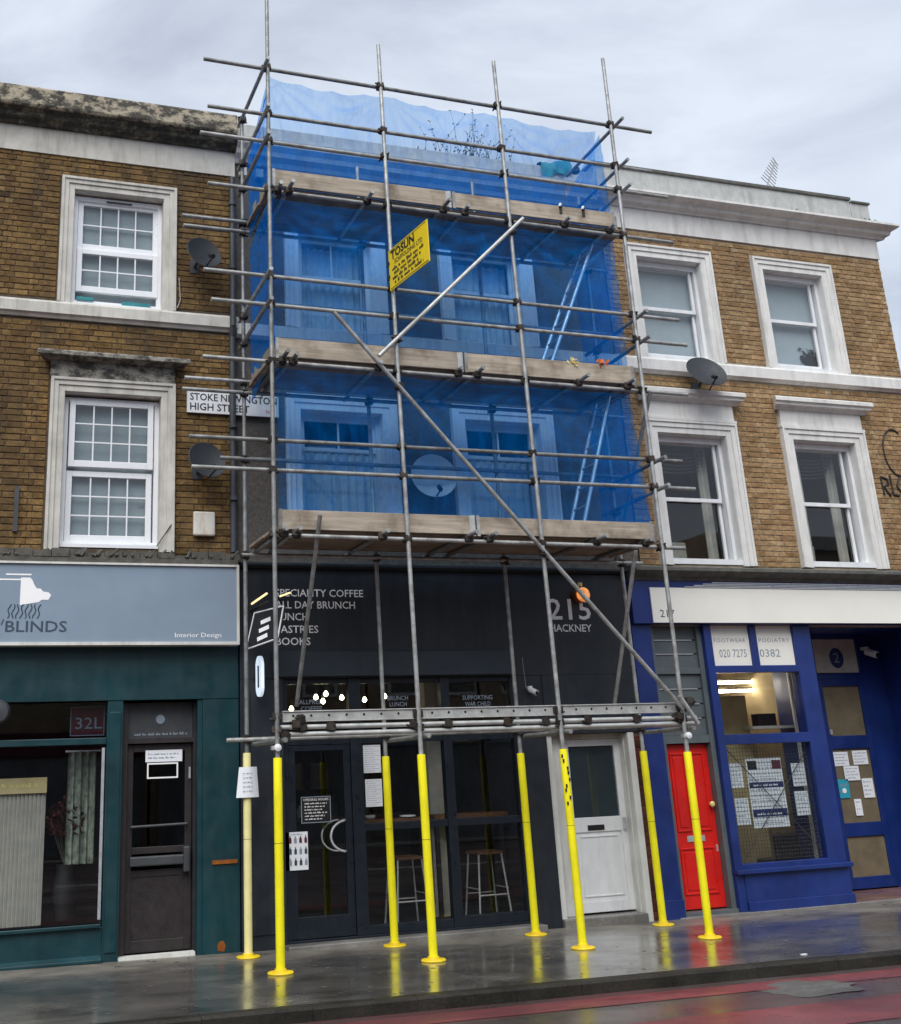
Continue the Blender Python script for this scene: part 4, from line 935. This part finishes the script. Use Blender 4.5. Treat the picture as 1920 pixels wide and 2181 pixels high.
for lab, a in (('upper white menu sheet taped inside the middle cafe window', (.36,.575,1.76,2.07)), ('lower white menu sheet taped inside the middle cafe window', (.37,.575,1.39,1.69))):
    poster('menu_sheet', lab, *a, .04, lines=12, group='menus in the cafe window', seed=len(lab))
cctv((2.53,-.10,2.64), 'small white bullet camera on the navy pillar right of the cafe')
MB().path([(2.49,-.052,2.67),(2.48,-.052,2.85),(2.47,-.055,3.05)], .004, 5).build('cable', M['ink_grey'], MBD)
al = thing('amber_lamp', (3.36,-.1,3.82), 'round glowing orange lamp above the white number on the navy fascia', 'lamp')
MB().lathe((3.36,-.13,3.82),(0,-1,0),[(.08,0),(.092,.02),(.092,.04),(.06,.07),(.02,.085)],20).build('lens', M['amber'], al, smooth=True)
MB().lathe((3.36,-.05,3.82),(0,-1,0),[(.095,0),(.095,.08)],20).build('housing', M['copper'], al, smooth=True); MB().tube((3.36,-.1,3.93),(3.36,-.1,3.98),.03,10).build('cap', M['gold'], al)
# projecting sign, its lights, light box
ps = thing('projecting_sign', (-.93,-.5,3.15), 'black hanging sign board with white edges beside the cafe lettering', 'sign')
c4 = [Vector(q) for q in ((-1.02,-.35,3.535),(-.80,-.80,3.555),(-.875,-.80,3.20),(-1.12,-.35,3.13))]
MB().poly(c4, (.03,0,0)).build('sign_board', M['black'], ps)
b = MB()
for p, q in zip(c4, c4[1:]+c4[:1]): b.tube(p, q, .009, 6)
b.build('edging', M['ink_white'], ps)
fr = lambda a, c: tuple((c4[0]*(1-a)+c4[1]*a)*(1-c) + (c4[3]*(1-a)+c4[2]*a)*c + Vector((-.004,0,0)))
b = MB()
for c in (.28, .52, .76): b.quad(fr(.3,c), fr(.62,c-.05), fr(.66,c+.08), fr(.34,c+.12))
b.build('lettering', M['ink_white'], ps, recalc=False)
MB().tube((-.98,-.05,3.60),(-.98,-.85,3.60),.012,6).build('bracket', M['black'], ps)
MB().tube((-1.05,-.35,3.64),(-.94,-.62,3.72),.012,6).build('strip_light', M['sun_stick'], ps); MB().tube((-.84,-.8,3.66),(-.76,-.95,3.68),.01,6).build('strip_light', M['sun_stick'], ps)
lbx = thing('light_box', (-.94,-.25,2.62), 'white oblong ring light box projecting from the navy pilaster', 'sign')
ring = [(math.cos(t*math.pi/12), math.sin(t*math.pi/12)) for t in range(24)]
pts = [(-.95, -.22+.13*c*1.0, 2.845 + (.11 if s_ > 0 else -.11) + .115*s_) for c, s_ in ring]
MB().poly(pts, (.035,0,0)).build('face', M['led_white'], lbx)
MB().box(-.955,-.9501,-.25,-.2,2.72,2.96).build('slot', M['black'], lbx); MB().box(-.945,-.92,-.13,-.04,2.8,2.88).build('bracket', M['black'], lbx)

# ------------------------------------------------------------------ fixtures on the walls
def dish(loc, aim, r, mat, label, rz=1.0, arm=True, group='satellite dishes'):
    t = thing('satellite_dish', loc, label, 'dish', group); o = Vector(loc); d = Vector(aim).normalized()
    c = o + d*.25; n = 28; prof = [(0.001, .0)] + [(r*k/6, .055*(k/6)**2*r/.3) for k in range(1, 7)]
    prof2 = prof + [(r*1.02, .05*r/.3), (r*.6, .012*r/.3-.012), (.01, -.014)]
    MB().lathe(c, d, prof2, n).build('reflector', mat, t, smooth=True)
    low = c + d*.05 + Vector((0,0,-r*.98)); tip = c + d*.3 + Vector((0,0,-r*1.0))
    MB().tube(low, tip, .011, 6).build('feed_arm', M['black'], t); MB().tube(tip, tip + (c-tip).normalized()*.09, .028, 10).build('receiver', M['black'], t)
    MB().tube(o, c, .022, 8).box(o.x-.06,o.x+.06,-.02,.0,o.z-.09,o.z+.09).build('wall_bracket', M['dark_grey'], t)
    return t
dish((-1.66,-.03,7.93), (.25,-1,.30), .23, M['dish_grey'], 'dark grey satellite dish beside the top left window')
dish((-1.62,-.03,5.25), (.25,-1,.30), .235, M['dish_grey'], 'dark grey satellite dish below the street name sign')
dish((5.60,-.1,6.80), (-.1,-1,.55), .29, M['dish_grey'], 'black satellite dish under the white string course on the right building')
dish((1.36,-.03,5.2), (-.12,-1,.2), .29, M['dish_white'], 'white satellite dish behind the blue netting between two windows')
b = MB(); b.path([(-1.86,-.03,7.75),(-1.85,-.03,7.6),(-1.84,-.03,7.45),(-1.88,-.05,7.34),(-1.93,-.07,7.33)], .006, 5); b.build('cable', M['slat'], LB)
MB().path([(-1.9,-.07,4.64),(-2.1,-.075,4.33)], .006, 5).build('cable', M['black'], LB)
t = thing('alarm_box', (-1.54,0,4.46), 'rusty white alarm box on the dark brick wall', 'alarm box')
MB().box(-1.67,-1.41,-.08,-.012,4.47,4.76).build('cover', M['alarm_white'], t, bevel=.02); MB().box(-1.66,-1.43,-.0119,0.0,4.5,4.73).build('back_plate', M['dark_grey'], t)
t = thing('street_name_sign', (-1.2,-.03,5.98), 'white street name sign with black capitals fixed beside the scaffold', 'sign')
MB().box(-1.75,-.60,-.05,-.02,5.985,6.265).build('plate', M['white_paint'], t)
text('lettering', 'STOKE NEWINGTON', -1.715, 6.145, .088, -.052, M['ink'], t, width=1.09, bold=.014); text('lettering', 'HIGH STREET', -1.715, 6.02, .088, -.052, M['ink'], t, width=.74, bold=.014); text('lettering', 'N16', -.76, 6.02, .05, -.052, M['ink_red'], t, width=.1)
t = thing('drainpipe', (-1.19,-.06,4.3), 'dark cast iron drainpipe down the corner of the brown brick wall', 'pipe')
MB().tube((-1.19,-.07,4.28),(-1.19,-.07,7.0),.04,12).tube((-1.19,-.07,7.0),(-1.19,-.12,7.12),.04,12).tube((-1.19,-.12,7.12),(-1.19,-.12,9.2),.04,12).build('pipe', M['dark_grey'], t, smooth=True)
for z in (4.9, 5.8, 6.7, 7.9, 8.8): MB().tube((-1.19,-.09 if z < 7 else -.12,z),(-1.19,-.09 if z < 7 else -.12,z+.05),.055,12).build('collar', M['dark_grey'], t)
# weed on the parapet of the middle building
sh = thing('parapet_shrub', (2.4,.1,10.05), 'bare twiggy weed growing on the parapet behind the netting', 'shrub')
b = MB(); lv = MB()
for k in range(46):
    p = Vector((2.4+random.gauss(0,.3), .1, 10.05)); d = Vector((random.gauss(.15,.3), random.gauss(0,.2), 1)).normalized(); ln = random.uniform(.15,.85)
    for s_ in range(4):
        q = p + d*ln/4; b.tube(p, q, .004-.0007*s_, 4, cap=False); p = q; d = (d+Vector((random.gauss(0,.2),random.gauss(0,.2),0))).normalized()
        for _ in range(3):
            e = Vector((random.uniform(-1,1),random.uniform(-1,1),random.uniform(-.3,1)))*.025; f_ = e.cross(Vector((.2,.9,.1))).normalized()*.01
            lv.quad(p, p+e*.5+f_, p+e, p+e*.5-f_)
b.build('stems', M['twig'], sh); lv.build('leaves', M['leaf'], sh, recalc=False)
t = thing('teal_tarpaulin', (3.6,-.1,10.05), 'crumpled teal tarpaulin folded over the parapet end', 'tarpaulin')
b = MB(); n = 12
for i in range(n+1):
    for j in range(7):
        x = 3.4+.5*i/n; z = [9.85,9.95,10.06,10.12,10.11,10.07,10.0][j]; y = [-.14,-.15,-.13,-.04,.1,.25,.32][j]
        b.v.append((x, y+noise.noise((x*9,j*2.1,0))*.04, z+noise.noise((x*7,j*3.1,4))*.06+.12*i/n))
for i in range(n):
    for j in range(6): a = i*7+j; b.f.append((a,a+1,a+8,a+7))
b.build('sheet', M['teal_tarp'], t, smooth=True)

# ------------------------------------------------------------------ scaffold
SC = thing('scaffold', (1.2,-1.06,0), 'galvanised tube scaffold with three boarded lifts and yellow wrapped feet', 'scaffold')
OY, IY, RT = -1.66, -.47, .0245
galv = M['galv']
std = {}
cb = MB(); cb.box(-.045,.045,-.04,.04,-.035,.035); cb.tube((-.05,0,0),(.05,0,0),.034,10); cb.tube((0,0,-.045),(0,0,.045),.036,10); cb.tube((.03,-.07,.02),(.03,.02,.02),.011,6); cb.tube((-.03,-.02,-.02),(-.03,.075,-.02),.011,6)
cme = cb.mesh('coupler', smooth=False); cme.materials.append(M['coupler'])
def coupler(p, loc, ax='z'):
    place(cme, 'coupler', loc, p, rot=(random.uniform(-.25,.25), random.uniform(-.2,.2), random.choice((0, math.pi/2, math.pi, -math.pi/2))+random.uniform(-.2,.2)))
def pole(a, b, name='standard', r=RT, mat=None, parent=None):
    return MB().tube(a, b, r, 12).build(name, mat or galv, parent or SC, smooth=True)
for key, xf, xt, zt, y in (('S1',-1.142,-1.096,11.6,OY),('S2',.412,.352,10.49,OY),('S3',2.068,1.963,10.54,OY),('S4',3.593,3.633,10.877,OY),('I1',-1.159,-1.136,9.908,IY),('I2',.454,.43,9.4,IY),('I3',2.14,2.10,9.4,IY),('I4',3.79,3.75,9.4,IY)):
    z0 = G(xf); s_ = pole((xf,y,z0+.02), (xt,y,zt)); std[key] = (s_, xf, xt, zt, y)
    X = lambda z, xf=xf, xt=xt, zt=zt: xf+(xt-xf)*z/zt
    zt_y = {'S1':1.93,'S2':1.93,'S3':1.95,'S4':1.89,'I1':2.01,'I2':1.94,'I3':1.94,'I4':1.93}[key]
    ym = M['cream_sleeve'] if key == 'I1' else M['yellow_sleeve']
    MB().lathe((X(.05),y,z0+.035), (X(zt_y)-X(.05),0,zt_y), [(.0435,0),(.0432,.5),(.043,1.08),(.0432,1.3),(.0428,zt_y-.04),(.039,zt_y-.03)], 18).build('foam_sleeve', ym, s_, smooth=True)
    jz = 1.12+random.uniform(-.05,.05); MB().tube((X(jz),y,jz),(X(jz),y,jz+.004),.0438,18).build('sleeve_joint', M['ink'], s_)
    if key == 'S3':
        b = MB()
        for q in range(9): z = 1.35+q*.06+random.uniform(0,.03); a = random.uniform(3.6,5.2); b.box(X(z)+.047*math.cos(a)-.008,X(z)+.047*math.cos(a)+.01,y+.049*math.sin(a)-.003,y+.047*math.sin(a)+.003,z,z+.035)
        b.build('torn_tape', M['ink'], s_, kind='stuff')
    MB().lathe((xf,y,z0), (0,0,1), [(.122,0),(.126,.01),(.118,.02),(.06,.024),(.055,.045)], 20).build('base_plate', M['yellow_plate'], s_, smooth=True)
def sx(key, z): s_, xf, xt, zt, y = std[key]; return xf+(xt-xf)*z/zt
LY = OY+.049
for n, (x0, za, x1, zb) in enumerate(((-1.878,9.922,4.287,9.859),(-1.829,9.284,4.2,9.244),(-1.918,8.914,4.398,8.887),(-1.829,8.264,4.385,8.222),(-1.874,7.176,4.304,7.116),(-1.788,6.82,4.38,6.778),(-1.884,6.136,4.292,6.106),(-2.028,5.223,4.072,5.232),(-2.0,4.89,4.205,4.89),(-1.073,4.182,3.951,4.157))):
    pole((x0,LY,za),(x1,LY,zb),'ledger')
    for k in ('S1','S2','S3','S4'):
        x = sx(k, za); z = za+(zb-za)*(x-x0)/(x1-x0); coupler(std[k][0], (x, OY+.025, z))
    if n not in (3, 6, 9):
        for k, i_, dx in (('S1','I1',-.05),('S4','I4',.05)):
            if n in (7, 8) and k == 'S1': continue
            z = (za if k == 'S1' else zb)-.06; x = sx(k, z)+dx
            pole((x, OY-.22, z+.03),(x, IY+.12, z-.02),'end_rail'); coupler(std[i_][0], (sx(i_,z), IY-.02, z))
# upper platforms: ledger z, transoms, boards, toe boards
for n, (zl, zt0, zt1) in enumerate(((4.17,4.25,4.465),(6.12,6.205,6.43),(8.243,8.36,8.565))):
    pole((-1.9 if n else -1.2, IY-.05, zl),(4.05, IY-.05, zl),'ledger')
    for k in ('I1','I2','I3','I4'): coupler(std[k][0], (sx(k,zl), IY-.02, zl))
    for x in (-1.0,-.85,.12,1.12,1.36,2.75,3.42):
        x += random.uniform(-.03,.03); o_ = pole((x, -1.80+random.uniform(-.1,.05), zl+.05+random.uniform(0,.015)),(x+random.uniform(-.03,.03), -.33, zl+.05),'transom'); coupler(o_, (x, LY-.02, zl+.03))
    for r_ in range(5):
        y0 = -1.535+r_*.212
        for a, c in ((-1.09,1.245),(1.25,3.70)):
            MB().box(a+random.uniform(-.02,0), c+random.uniform(-.004,0), y0, y0+.203, zl+.078+random.uniform(0,.004), zl+.116).build('deck_board', M['deck_board'], SC, bevel=.004)
    for a, c in ((-1.05,1.24),(1.262,3.56)):
        MB().box(a, c, -1.588, -1.55, zt0+random.uniform(-.01,.01), zt1+random.uniform(-.01,.01)).build('toe_board', M['board'], SC, bevel=.004)
    for a in (-1.05,1.24-.035,1.262,3.56-.035): bx('end_band', M['galv'], SC, a-.001, a+.036, -1.5905, -1.5882, zt0-.012, zt1+.012)
    bx('joint_strap', M['galv_bright'], SC, 1.17, 1.235, -1.592, -1.5885, zt0+.03, zt1+.005)
    if n: MB().box(-1.06, -1.022, -1.545, -.5, zt0-.02, zt1-.02).build('toe_board', M['board'], SC, bevel=.004)
    MB().box(3.58, 3.618, -1.545, -.5, zt0-.02, zt1-.02).build('toe_board', M['board'], SC, bevel=.004)
for x0, z, x1 in ((-1.92,8.378,-.9),(-1.874,6.26,-.9),(-1.45,5.304,-.5)): pole((x0,IY-.05,z),(x1,IY-.05,z),'ledger'); coupler(std['I1'][0], (sx('I1',z), IY-.02, z))
for z in (5.30, 7.3, 2.15): pole((-1.39 if z < 3 else -1.2, IY-.05, z),(4.37 if z < 3 else 3.9, IY-.05, z+(.03 if z < 3 else 0)),'ledger')
for k in ('I1','I2','I3','I4'): coupler(std[k][0], (sx(k,2.15), IY-.02, 2.16))
# braces
BY = OY-.052
pole((.133,BY,6.262),(2.151,BY,8.253),'brace', mat=M['galv_bright']); pole((-.39,BY,6.756),(3.583,BY,2.305),'brace')
for k, z in (('S2',6.50),('S3',8.07),('S2',5.92),('S3',4.05)): coupler(std[k][0], (sx(k,z), OY-.02, z))
pole((-.624,-1.70,4.40),(-.58,-.47,2.50),'brace'); pole((3.278,-1.6,4.12),(3.444,-.47,2.40),'brace')
for x in (-1.13, 3.7): pole((x,IY,4.2),(x+.02,OY,6.1),'brace') if x > 0 else None
# lower beam over the pavement: pale perforated beam and two tubes
bm_ = MB().box(-1.06,3.76,-1.615,-1.575,2.285,2.375)
bm_.box(-1.06,3.76,-1.628,-1.565,2.372,2.384).box(-1.06,3.76,-1.628,-1.565,2.274,2.2849)
beam = bm_.build('unit_beam', M['galv_bright'], SC, bevel=.004)
hm = MB().lathe((0,0,0),(0,-1,0),[(.013,0),(.013,.003)],10).mesh('hole'); hm.materials.append(M['black'])
x = -.95
while x < 3.7: place(hm, 'bolt_hole', (x,-1.6145,2.335), beam); x += .19
pole((-1.09,LY+.0,2.225),(3.8,LY+.0,2.215),'ledger', mat=M['galv_bright']); pole((-1.12,LY,2.155),(3.8,LY,2.155),'ledger', mat=M['galv_bright'])
for x in (-.85,-.55,.35,.75,1.42,1.9,2.4,3.0,3.55): coupler(beam, (x+random.uniform(-.04,.04), LY, 2.22))
for k in ('S1','S2','S3','S4'): coupler(std[k][0], (sx(k,2.2), OY+.03, 2.2)); coupler(std[k][0], (sx(k,2.33), OY+.03, 2.33))
for k in ('1','2','3','4'): pole((sx('S'+k,2.1)+.06,OY-.1,2.10),(sx('I'+k,2.1)+.06,IY+.1,2.10),'transom')
for dx in (.05,.1,-.06): coupler(beam, (3.62+dx, LY-.03, 2.29+dx)); coupler(beam, (-.98+dx, LY-.02, 2.2+dx))
pole((3.52,OY-.1,2.45),(3.72,OY-.1,2.14),'brace')
for x, z, lab in ((-1.14,2.03,'small round white lamp on the left front scaffold pole above its yellow wrap'),(3.62,2.02,'small round white lamp on the right front scaffold pole above its yellow wrap')):
    t = thing('site_lamp', (x,OY-.03,z), lab, 'lamp', 'site lamps on the scaffold poles')
    MB().lathe((x,OY-.025,z),(0,-1,0),[(.036,0),(.038,.015),(.034,.03),(.012,.04)],18).build('lens', M['white_paint'], t, smooth=True); MB().box(x-.055,x-.0,OY-.03,OY+.03,z-.02,z+.02).build('clip', M['galv_bright'], t)

# ------------------------------------------------------------------ netting
def net(name, label, p00, p10, p11, p01, nu, nv, amp, seed, sag=0.0, nrm=(0,-1,0), pull=None, mat='netting'):
    b = MB(); n_ = Vector(nrm); c = [Vector(q) for q in (p00,p10,p11,p01)]
    for j in range(nv+1):
        for i in range(nu+1):
            u, v = i/nu, j/nv; p = (c[0]*(1-u)+c[1]*u)*(1-v) + (c[3]*(1-u)+c[2]*u)*v
            q = (u*(c[1]-c[0]).length, v*(c[3]-c[0]).length)
            w = noise.noise((q[0]*.9+seed, q[1]*.7, seed))*.9 + noise.noise((q[0]*3.1+q[1]*1.6, q[1]*.8, seed+9))*.45 + noise.noise((q[0]*7+q[1]*5, q[1]*1.5, seed+3))*.16
            # folds that fan out from the upper tie points
            for (fx, fz) in ((0, 1), (.34, 1), (.68, 1), (1, 1)):
                dx, dz = (u-fx)*(c[1]-c[0]).length, (fz-v)*(c[3]-c[0]).length; d = math.hypot(dx, dz)+.05
                w += .5*math.sin(math.atan2(dx, dz)*16)*math.exp(-d*1.1)
            edge = min(1, 6*min(v, 1-v)+.25)
            p = p + n_*(w*amp*edge - amp*.3)
            p.z -= (sag*math.sin(math.pi*((u*3) % 1)) + sag*.5*abs(math.sin(math.pi*u*11)))*v*v + .012*noise.noise((q[0]*4, seed, 0))*(1 if j in (0, nv) else 0)
            if pull and u > .9: p.x -= pull*math.sin(math.pi*v)*(u-.9)*10
            b.v.append(tuple(p))
    for j in range(nv):
        for i in range(nu): a = j*(nu+1)+i; b.f.append((a,a+1,a+nu+2,a+nu+1))
    o = b.build(name, M[mat], None, smooth=False, recalc=False); o.data.shade_smooth()
    return tag(o, label, 'netting', 'blue debris netting on the scaffold')
NY = -1.515
net('debris_netting', 'blue netting across the front of the top scaffold lift against the sky', (-1.03,NY,8.42),(3.52,NY,8.42),(3.5,NY,9.83),(-1.05,NY,9.90), 132, 44, .07, 1.3, .06, pull=.08, mat='netting_thin')
net('debris_netting', 'blue netting across the front of the middle scaffold lift behind the yellow sign', (-1.03,NY,6.3),(3.50,NY,6.3),(3.52,NY,8.22),(-1.04,NY,8.24), 120, 50, .06, 5.7, .02, pull=.05)
net('debris_netting', 'blue netting across the front of the lowest scaffold lift', (-1.03,NY,4.36),(3.62,NY,4.36),(3.47,NY,6.10),(-1.04,NY,6.11), 120, 50, .035, 11.1, .01, pull=.06)
net('debris_netting', 'blue netting on the left end of the top scaffold lift', (-1.07,-.5,8.15),(-1.07,-1.58,8.4),(-1.07,-1.58,9.88),(-1.07,-.5,9.3), 30, 30, .022, 21.3, nrm=(-1,0,0))
net('debris_netting', 'blue netting on the left end of the middle scaffold lift', (-1.06,-.5,6.0),(-1.06,-1.58,6.35),(-1.06,-1.58,8.3),(-1.06,-.5,8.05), 30, 36, .022, 31.9, nrm=(-1,0,0))
net('debris_netting', 'blue netting on the right end of the top scaffold lift', (3.56,-.5,8.35),(3.54,-1.54,8.4),(3.52,-1.54,9.75),(3.56,-.5,9.35), 30, 30, .022, 41.3, nrm=(1,0,0))
net('debris_netting', 'blue netting on the right end of the middle scaffold lift', (3.52,-.5,6.3),(3.52,-1.54,6.3),(3.54,-1.54,8.2),(3.54,-.5,8.2), 30, 36, .022, 51.9, nrm=(1,0,0))
net('debris_netting', 'blue netting on the right end of the lowest scaffold lift', (3.56,-.5,4.4),(3.6,-1.54,4.36),(3.5,-1.54,6.1),(3.5,-.5,6.1), 30, 36, .022, 61.9, nrm=(1,0,0))

net('debris_netting', 'inner layer of blue netting behind the top scaffold lift below the parapet line', (-1.0,-.40,8.36),(3.6,-.40,8.36),(3.6,-.40,9.60),(-1.0,-.40,9.62), 80, 24, .03, 71.9, .012)
# ------------------------------------------------------------------ ladders on the lifts
def ladder(foot, top, y0, y1, label):
    t = thing('ladder', (foot[0], (y0+y1)/2, foot[1]), label, 'ladder', 'access ladders on the scaffold')
    for y in (y0, y1): MB().tube((foot[0],y,foot[1]),(top[0],y,top[1]),.026,8).build('stile', M['aluminium'], t, smooth=True)
    L_ = math.hypot(top[0]-foot[0], top[1]-foot[1]); n_ = int(L_/.25)
    for k in range(1, n_+1):
        q = (k-.3)/n_; x, z = foot[0]+(top[0]-foot[0])*q, foot[1]+(top[1]-foot[1])*q; MB().tube((x,y0,z),(x,y1,z),.014,8).build('rung', M['aluminium'], t)
    return t
ladder((2.79,4.29),(3.50,6.42),-1.2,-.86, 'aluminium ladder leaning inside the lowest scaffold lift behind the netting')
ladder((2.50,6.24),(3.52,8.5),-1.2,-.86, 'aluminium ladder leaning inside the middle scaffold lift behind the netting')

# ------------------------------------------------------------------ scaffold sign and small things
sg = thing('scaffold_sign', (.39,-1.9,7.09), 'yellow sign board with black lettering clamped to a scaffold pole', 'sign')
A_, B_ = Vector((.325,-1.69,0)), Vector((.445,-2.60,0)); dv = (B_-A_).normalized(); nv_ = Vector((dv.y,-dv.x,0)); nv_ = nv_ if nv_.x < 0 else -nv_
MB().poly([A_+Vector((0,0,7.09)), B_+Vector((0,0,7.09)), B_+Vector((0,0,7.60)), A_+Vector((0,0,7.60))], -nv_*.012).build('sign_board', M['sign_yellow'], sg)
fr = lambda a, c: tuple(A_ + dv*a + nv_*.003 + Vector((0,0,c)))
b = MB()
for a, c, d, e in ((.02,.90,7.105,7.112),(.02,.90,7.578,7.585)): b.quad(fr(a,d),fr(c,d),fr(c,e),fr(a,e))
b.build('border_line', M['ink'], sg, recalc=False)
text('lettering', 'TOSUN', .06, 7.465, .1, 0, M['ink'], sg, width=.56, bold=.035, frame=fr)
text('lettering', 'SCAFFOLDING LTD', .14, 7.385, .055, 0, M['ink'], sg, width=.66, bold=.01, frame=fr)
for k in range(4): scribble(sg, .08+.04*(k % 2), .82-.06*(k % 3), 7.315-k*.058, .05, 0, M['ink'], 40+k, frame=fr)
MB().tube((.36,OY-.04,7.2),(.36,OY-.04,7.5),.012,6).box(.32,.40,OY-.05,OY+.03,7.25,7.29).box(.32,.40,OY-.05,OY+.03,7.42,7.46).build('clamp', M['coupler'], sg)
t = thing('pole_notice', (-1.16,IY-.06,1.55), 'white paper notice taped round the cream wrapped scaffold pole', 'notice')
b = MB(); n_ = 8
for k in range(n_+1):
    a = -1+2*k/n_; b.v += [(-1.155+a*.125, IY-.066+.05*a*a, 1.56), (-1.15+a*.098, IY-.066+.04*a*a, 1.87)]
for k in range(n_): b.f.append((2*k,2*k+2,2*k+3,2*k+1))
b.build('sheet', M['paper'], t, recalc=False)
for k in range(5): scribble(t, -1.22, -1.10, 1.80-.045*k, .016, IY-.069, M['ink_grey'], 60+k)
for x, z, lab, m_ in ((2.77,8.53,'dark clip with white end left on the top toe board','white_paint'),(3.10,8.53,'dark clip with pale end near the right end of the top toe board','white_paint'),(2.72,6.43,'yellow rag hanging over the middle toe board','gold'),(3.12,6.46,'orange rag hanging over the middle toe board','rag_orange')):
    t = thing('hanging_rag' if m_ != 'white_paint' else 'board_clip', (x,-1.6,z), lab, 'rag' if m_ != 'white_paint' else 'clip')
    if m_ == 'white_paint': MB().box(x-.02,x+.02,-1.595,-1.589,z-.08,z+.01).box(x-.02,x+.02,-1.605,-1.53,z+.0101,z+.03).build('strap', M['coupler'], t); MB().tube((x,-1.57,z+.03),(x+.02,-1.57,z+.08),.018,8).build('end', M[m_], t)
    else:
        b = MB()
        for q in range(26): c = Vector((x+random.gauss(0,.03), -1.595+random.uniform(-.02,.02), z+random.gauss(0,.02))); e = Vector((random.uniform(-.025,.025),random.uniform(-.02,.02),random.uniform(-.03,.03))); f_ = Vector((e.z,.01,-e.x))*.7; b.quad(c-e, c+f_, c+e, c-f_)
        b.build('cloth', M[m_], t, recalc=False)
t = thing('purple_bag', (2.85,-1.45,6.24), 'purple bag lying on the middle scaffold boards', 'bag')
b = MB().lathe((2.65,-1.42,6.33),(1,0,0),[(.02,0),(.07,.05),(.09,.15),(.085,.28),(.06,.36),(.02,.4)],12); b.build('sack', M['plum'], t, smooth=True); MB().tube((2.62,-1.42,6.33),(2.66,-1.42,6.34),.03,8).build('tie', M['black'], t)

# ------------------------------------------------------------------ terrace across the road (seen only in reflections)
pm('opp_wall', '#a8957c', .9, .2, 2, bmp=0); pm('opp_shop', '#7a7c80', .5, .2, 2, bmp=0)
for k in range(9):
    x0 = -34+k*7.2; hh = random.choice((8.6,9.4,10.2)); t = thing('opposite_house', (x0+3.5,-24.5,0), 'brick terrace house across the road behind the viewer', 'building', 'terrace houses across the road')
    wl = MB().box(x0,x0+7.1,-32,-24.5,-.3,hh).build('wall', M['opp_wall'], t); bx('parapet', M['stone_cream'], t, x0,x0+7.1,-24.499,-24.2,hh-.6,hh-.1); bx('shopfront', M['opp_shop'], t, x0+.2,x0+6.9,-24.499,-24.3,-.2,3.2); bx('fascia', M[random.choice(('cream_sign','sign_grey','blue_paint','maroon'))], t, x0+.2,x0+6.9,-24.299,-24.2,2.6,3.3)
    for i in range(3):
        for j in range(2): w = MB().frame(x0+.7+i*2.1,x0+1.9+i*2.1,4.2+j*2.5,5.9+j*2.5,.1,-24.5,-24.44).build('window', M['white_paint'], t); bx('pane', M['glass_dark'], w, x0+.8+i*2.1,x0+1.8+i*2.1,-24.499,-24.47,4.3+j*2.5,5.8+j*2.5)
